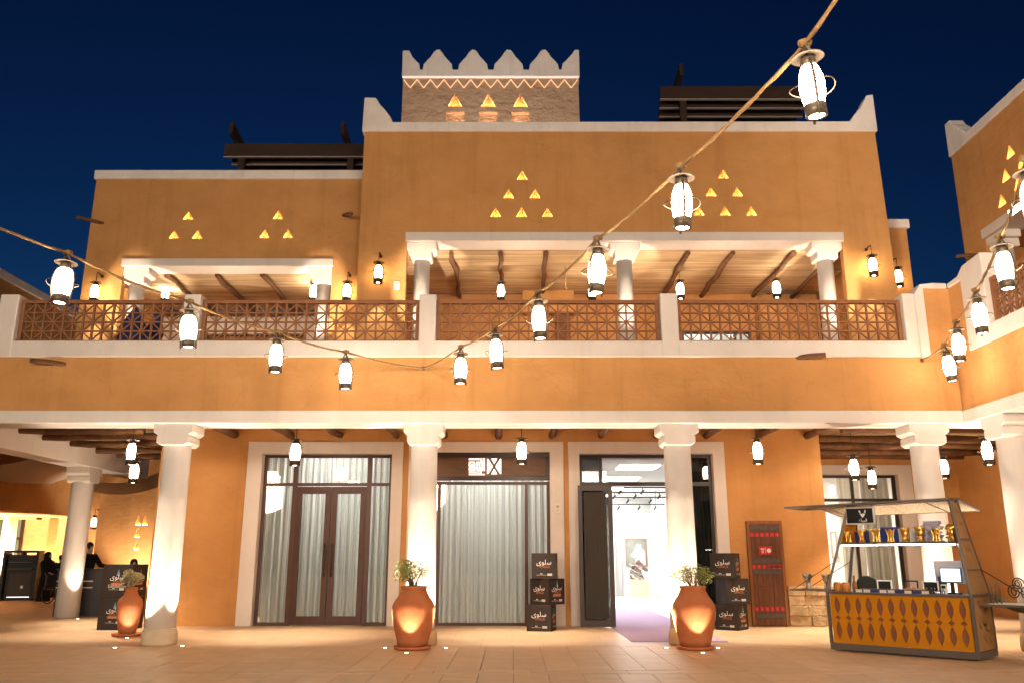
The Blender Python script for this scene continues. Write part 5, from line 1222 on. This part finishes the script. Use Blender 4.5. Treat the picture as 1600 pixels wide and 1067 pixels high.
# ------------------------------------------------------------------ people
def person(name, label, loc, rz, arms, robe_m, kind='robe', hood=False, seated=False, hem=.05, hgt=1.0):
    """one continuous skinned body (fingers included), robe and hair as parts"""
    t = thing(name, label, 'person', loc, rz); t.scale = (hgt,)*3
    dz = -.42 if seated else 0
    V = {}; E = []
    def v(k, p, r): V[k] = (p, r)
    v('pel',(0,0,.98+dz),.13); v('bel',(0,0,1.14+dz),.125); v('che',(0,0,1.34+dz),.14); v('nek',(0,0,1.50+dz),.055); v('chn',(0,.03,1.57+dz),.062); v('hed',(0,.02,1.66+dz),.088); v('crn',(0,.01,1.73+dz),.07)
    E += [('pel','bel'),('bel','che'),('che','nek'),('nek','chn'),('chn','hed'),('hed','crn')]
    v('nos',(0,.118,1.645+dz),.013); E.append(('hed','nos'))
    for s_, nm in ((1,'r'),(-1,'l')):
        el, wr = arms[0 if s_ > 0 else 1]
        v('s'+nm,(s_*.19,0,1.43+dz),.062); v('e'+nm,(el[0],el[1],el[2]+dz),.045); v('w'+nm,(wr[0],wr[1],wr[2]+dz),.03)
        E += [('che','s'+nm),('s'+nm,'e'+nm),('e'+nm,'w'+nm)]
        d = (Vector(wr)-Vector(el)).normalized(); u = d.cross(Vector((1,0,0)) if abs(d.x) < .9 else Vector((0,1,0))).normalized(); sd = d.cross(u)
        w0 = Vector((wr[0],wr[1],wr[2]+dz)); v('h'+nm, tuple(w0+d*.07), .032); E.append(('w'+nm,'h'+nm))
        for k in range(4):
            b_ = w0+d*.10+sd*(k-1.5)*.021; m_ = b_+d*.035+u*.006; e_ = m_+d*(.03+.006*(1.5-abs(k-1.5)))+u*.014
            for q_, pp, rr_ in (('a',b_,.010),('b',m_,.009),('c',e_,.008)): v('f%d%s%s' % (k,q_,nm), tuple(pp), rr_)
            E += [('h'+nm,'f%da%s' % (k,nm)),('f%da%s' % (k,nm),'f%db%s' % (k,nm)),('f%db%s' % (k,nm),'f%dc%s' % (k,nm))]
        v('ta'+nm, tuple(w0+d*.05+sd*.045), .011); v('tb'+nm, tuple(w0+d*.085+sd*.062+u*.01), .009); E += [('w'+nm,'ta'+nm),('ta'+nm,'tb'+nm)]
        if seated:
            v('k'+nm,(s_*.11,.42,.98+dz),.075); v('a'+nm,(s_*.11,.40,.10),.045); v('t'+nm,(s_*.12,.55,.05),.035)
        else:
            v('k'+nm,(s_*.10,.02,.52),.068); v('a'+nm,(s_*.10,0,.10),.045); v('t'+nm,(s_*.12,.15,.04),.035)
        v('hp'+nm,(s_*.095,0,.93+dz),.095)
        E += [('pel','hp'+nm),('hp'+nm,'k'+nm),('k'+nm,'a'+nm),('a'+nm,'t'+nm)]
    keys = list(V); me_ = bpy.data.meshes.new('body'); me_.from_pydata([V[k][0] for k in keys], [(keys.index(a_),keys.index(b_)) for a_,b_ in E], [])
    me_.materials.append(skin); bo = place('body', me_, t); md = bo.modifiers.new('skin','SKIN')
    for i_, k in enumerate(keys):
        sv = me_.skin_vertices[0].data[i_]; sv.radius = (V[k][1],V[k][1]); sv.use_root = (k == 'pel')
    md.use_smooth_shade = True; sb_ = bo.modifiers.new('sub','SUBSURF'); sb_.levels = 1; sb_.render_levels = 1
    top = 1.50+dz
    if seated: prof = [(.075,top),(.19,top-.07),(.215,top-.2),(.19,top-.4),(.235,top-.6)]
    else: prof = [(.075,top),(.19,top-.07),(.215,top-.2),(.19,top-.42),(.215,top-.62),(.24,top-1.0),(.27,hem)]
    ro = MB().lathe(prof[::-1], n=20, sy=.72)
    for s_, (el, wr) in zip((1,-1), arms):
        ro.tube([(s_*.16,0,1.43+dz),(s_*.2,0,1.42+dz),(el[0],el[1],el[2]+dz),(wr[0],wr[1],wr[2]+dz)], [.07,.08,.068,.05], 10)
    if seated:
        for s_ in (1,-1): ro.tube([(s_*.1,.0,.56),(s_*.12,.46,.56),(s_*.12,.44,.12)], [.14,.11,.12], 10)
    ro.build('robe', robe_m, t)
    ey = MB()
    for s_ in (-1,1): MB().sphere((s_*.032,.098,1.665+dz), .011, 8, 5).build('eye', black, t)
    MB().sphere((0,.098,1.605+dz), .016, 8, 5, (1.3,.5,.4)).build('mouth', M('lip', (.22,.08,.06), .6) if 'lip' not in bpy.data.materials else bpy.data.materials['lip'], t)
    if hood:
        MB().lathe([(.2,1.36+dz),(.17,1.46+dz),(.125,1.53+dz),(.128,1.62+dz),(.122,1.70+dz),(.09,1.77+dz),(.03,1.795+dz)], (0,-.035,0), 20).build('headscarf', robe_m, t)
    else:
        MB().lathe([(.096,1.62+dz),(.108,1.68+dz),(.104,1.74+dz),(.07,1.79+dz),(.02,1.81+dz)], (0,-.022,0), 18).build('hair', hair, t)
    for s_ in (-1,1):
        if not hood: MB().sphere((s_*.092,.005,1.645+dz), .026, 7, 5, (.5,.8,1.1)).build('ear', skin, t)
    return t
rest = (((.27,.02,1.14),(.27,.12,.90)),((-.27,.02,1.14),(-.27,.12,.90)))
reach = (((.24,.06,1.14),(.22,.30,1.06)),((-.24,.22,1.16),(-.16,.50,1.15)))
push = (((.26,.12,1.12),(.20,.36,1.05)),((-.26,.12,1.12),(-.20,.36,1.05)))
person('person','standing man in black half hidden behind the left passage column, hand out',(-12.75,26.2,0),R(-112),reach,robe,hgt=1.06)
person('person','woman in black robe and headscarf pushing a wheelchair left of the white column',(-15.62,29.3,0),R(-112),push,robe,hood=True,hgt=.92)
person('person','dark haired man behind the tall black stand at far left',(-18.0,32.0,0),R(115),rest,robe,hgt=.95)
person('person','person in black bending close beside the tall black stand',(-16.7,32.2,0),R(60),push,robe,hgt=.86)
person('person','person in a black robe at the right end of charcoal counter',(-10.2,23.5,0),R(-150),push,robe,hood=True,hgt=.80)
person('person','person in a long blue robe standing behind the balcony lattice',(P(233,500,17.3).x,17.6,ZT),R(160),rest,blue,hood=True,hgt=.78)
MB().lathe([(.02,1.36),(.10,1.25),(.28,.9),(.32,.5),(.34,0.02)], (P(222,500,16.9).x-.2,17.0,ZT), 14).build('folded_parasol', blue, label='closed dark blue parasol standing at the balcony lattice by the post', cat='parasol')
# wheelchair
wc = thing('wheelchair','empty wheelchair pushed by the woman in black','wheelchair',(-15.05,28.95,0),R(-112))
for s_ in (-.27,.27):
    MB().tube([(s_,.30*math.cos(a_),.31+.30*math.sin(a_)) for a_ in [2*PI*k/20 for k in range(20)]], .02, 7, closed=True).build('wheel', black, wc)
    MB().tube([(s_*.9,.5+.08*math.cos(a_),.09+.08*math.sin(a_)) for a_ in [2*PI*k/12 for k in range(12)]], .015, 6, closed=True).build('wheel', black, wc)
    MB().tube([(s_,-.28,.95),(s_,-.2,.9),(s_,-.2,.45),(s_,.42,.45),(s_*.9,.5,.1)], .014, 6).build('side_frame', steel, wc)
MB().box(-.25,.25,-.18,.3,.45,.50).build('seat', char, wc, .02); MB().box(-.25,.25,-.215,-.18,.5,.9).build('backrest', char, wc, .015)
# tall black stand, counter, white table
st = thing('display_stand','tall black stand with glass racks and white mark at far left','display stand',(-17.35,30.9,0),R(12)); st.scale = (.8,1,1)
MB().box(-.72,-.60,-.3,.3,0,1.62).box(.60,.72,-.3,.3,0,1.62).box(-.599,.599,-.05,.3,0,1.55).build('cabinet', black, st, .01)
MB().box(-.72,.72,-.32,.3,1.622,1.70).build('top', black, st, .01); MB().box(-.5,.5,-.28,-.06,1.05,1.08).box(-.5,.5,-.28,-.06,1.28,1.31).build('rack', steel, st)
MB().box(-.45,.45,-.07,-.0505,.12,.92).build('door_panel', M('brown_grey_panel', (.06,.045,.035), .5), st); MB().box(-.45,.45,-.08,-.0705,.1,.125).build('light_strip', signlit, st)
MB().lathe([(.06,0),(.06,.004)], (0,0,0), 8, False, Matrix.Translation((.1,-.074,.45)) @ Matrix.Rotation(PI/2,4,'X')).build('white_mark', whitep, st)
ct = thing('counter','charcoal reception counter with two pale lines behind the left column','counter',(-10.98,23.1,0),R(6))
MB().box(-.85,.10,-.35,.35,0,1.15).build('front_panel', char, ct, .008); MB().box(.102,.55,-.352,.352,0,1.15).build('end_panel', char, ct, .008)
MB().box(-.85,.05,-.362,-.3505,.86,.885).box(-.85,.05,-.362,-.3505,.70,.725).build('pale_line', whitep, ct); MB().box(-.9,.6,-.38,.38,1.151,1.18).build('counter_top', black, ct, .006)
wt = thing('white_table','white topped table with blue grey end beside the tall black stand','table',(-17.2,32.9,0))
MB().box(-.9,1.5,-.35,.35,1.0,1.08).build('tabletop', bookw, wt, .01); MB().box(-.5,.1,-.3,.3,.0,.998).build('cabinet', M('blue_grey_cabinet', (.10,.13,.16), .5), wt, .008)
for x in (1.0,1.4): MB().box(x-.03,x+.03,-.3,-.24,0,.998).build('leg', steel, wt)
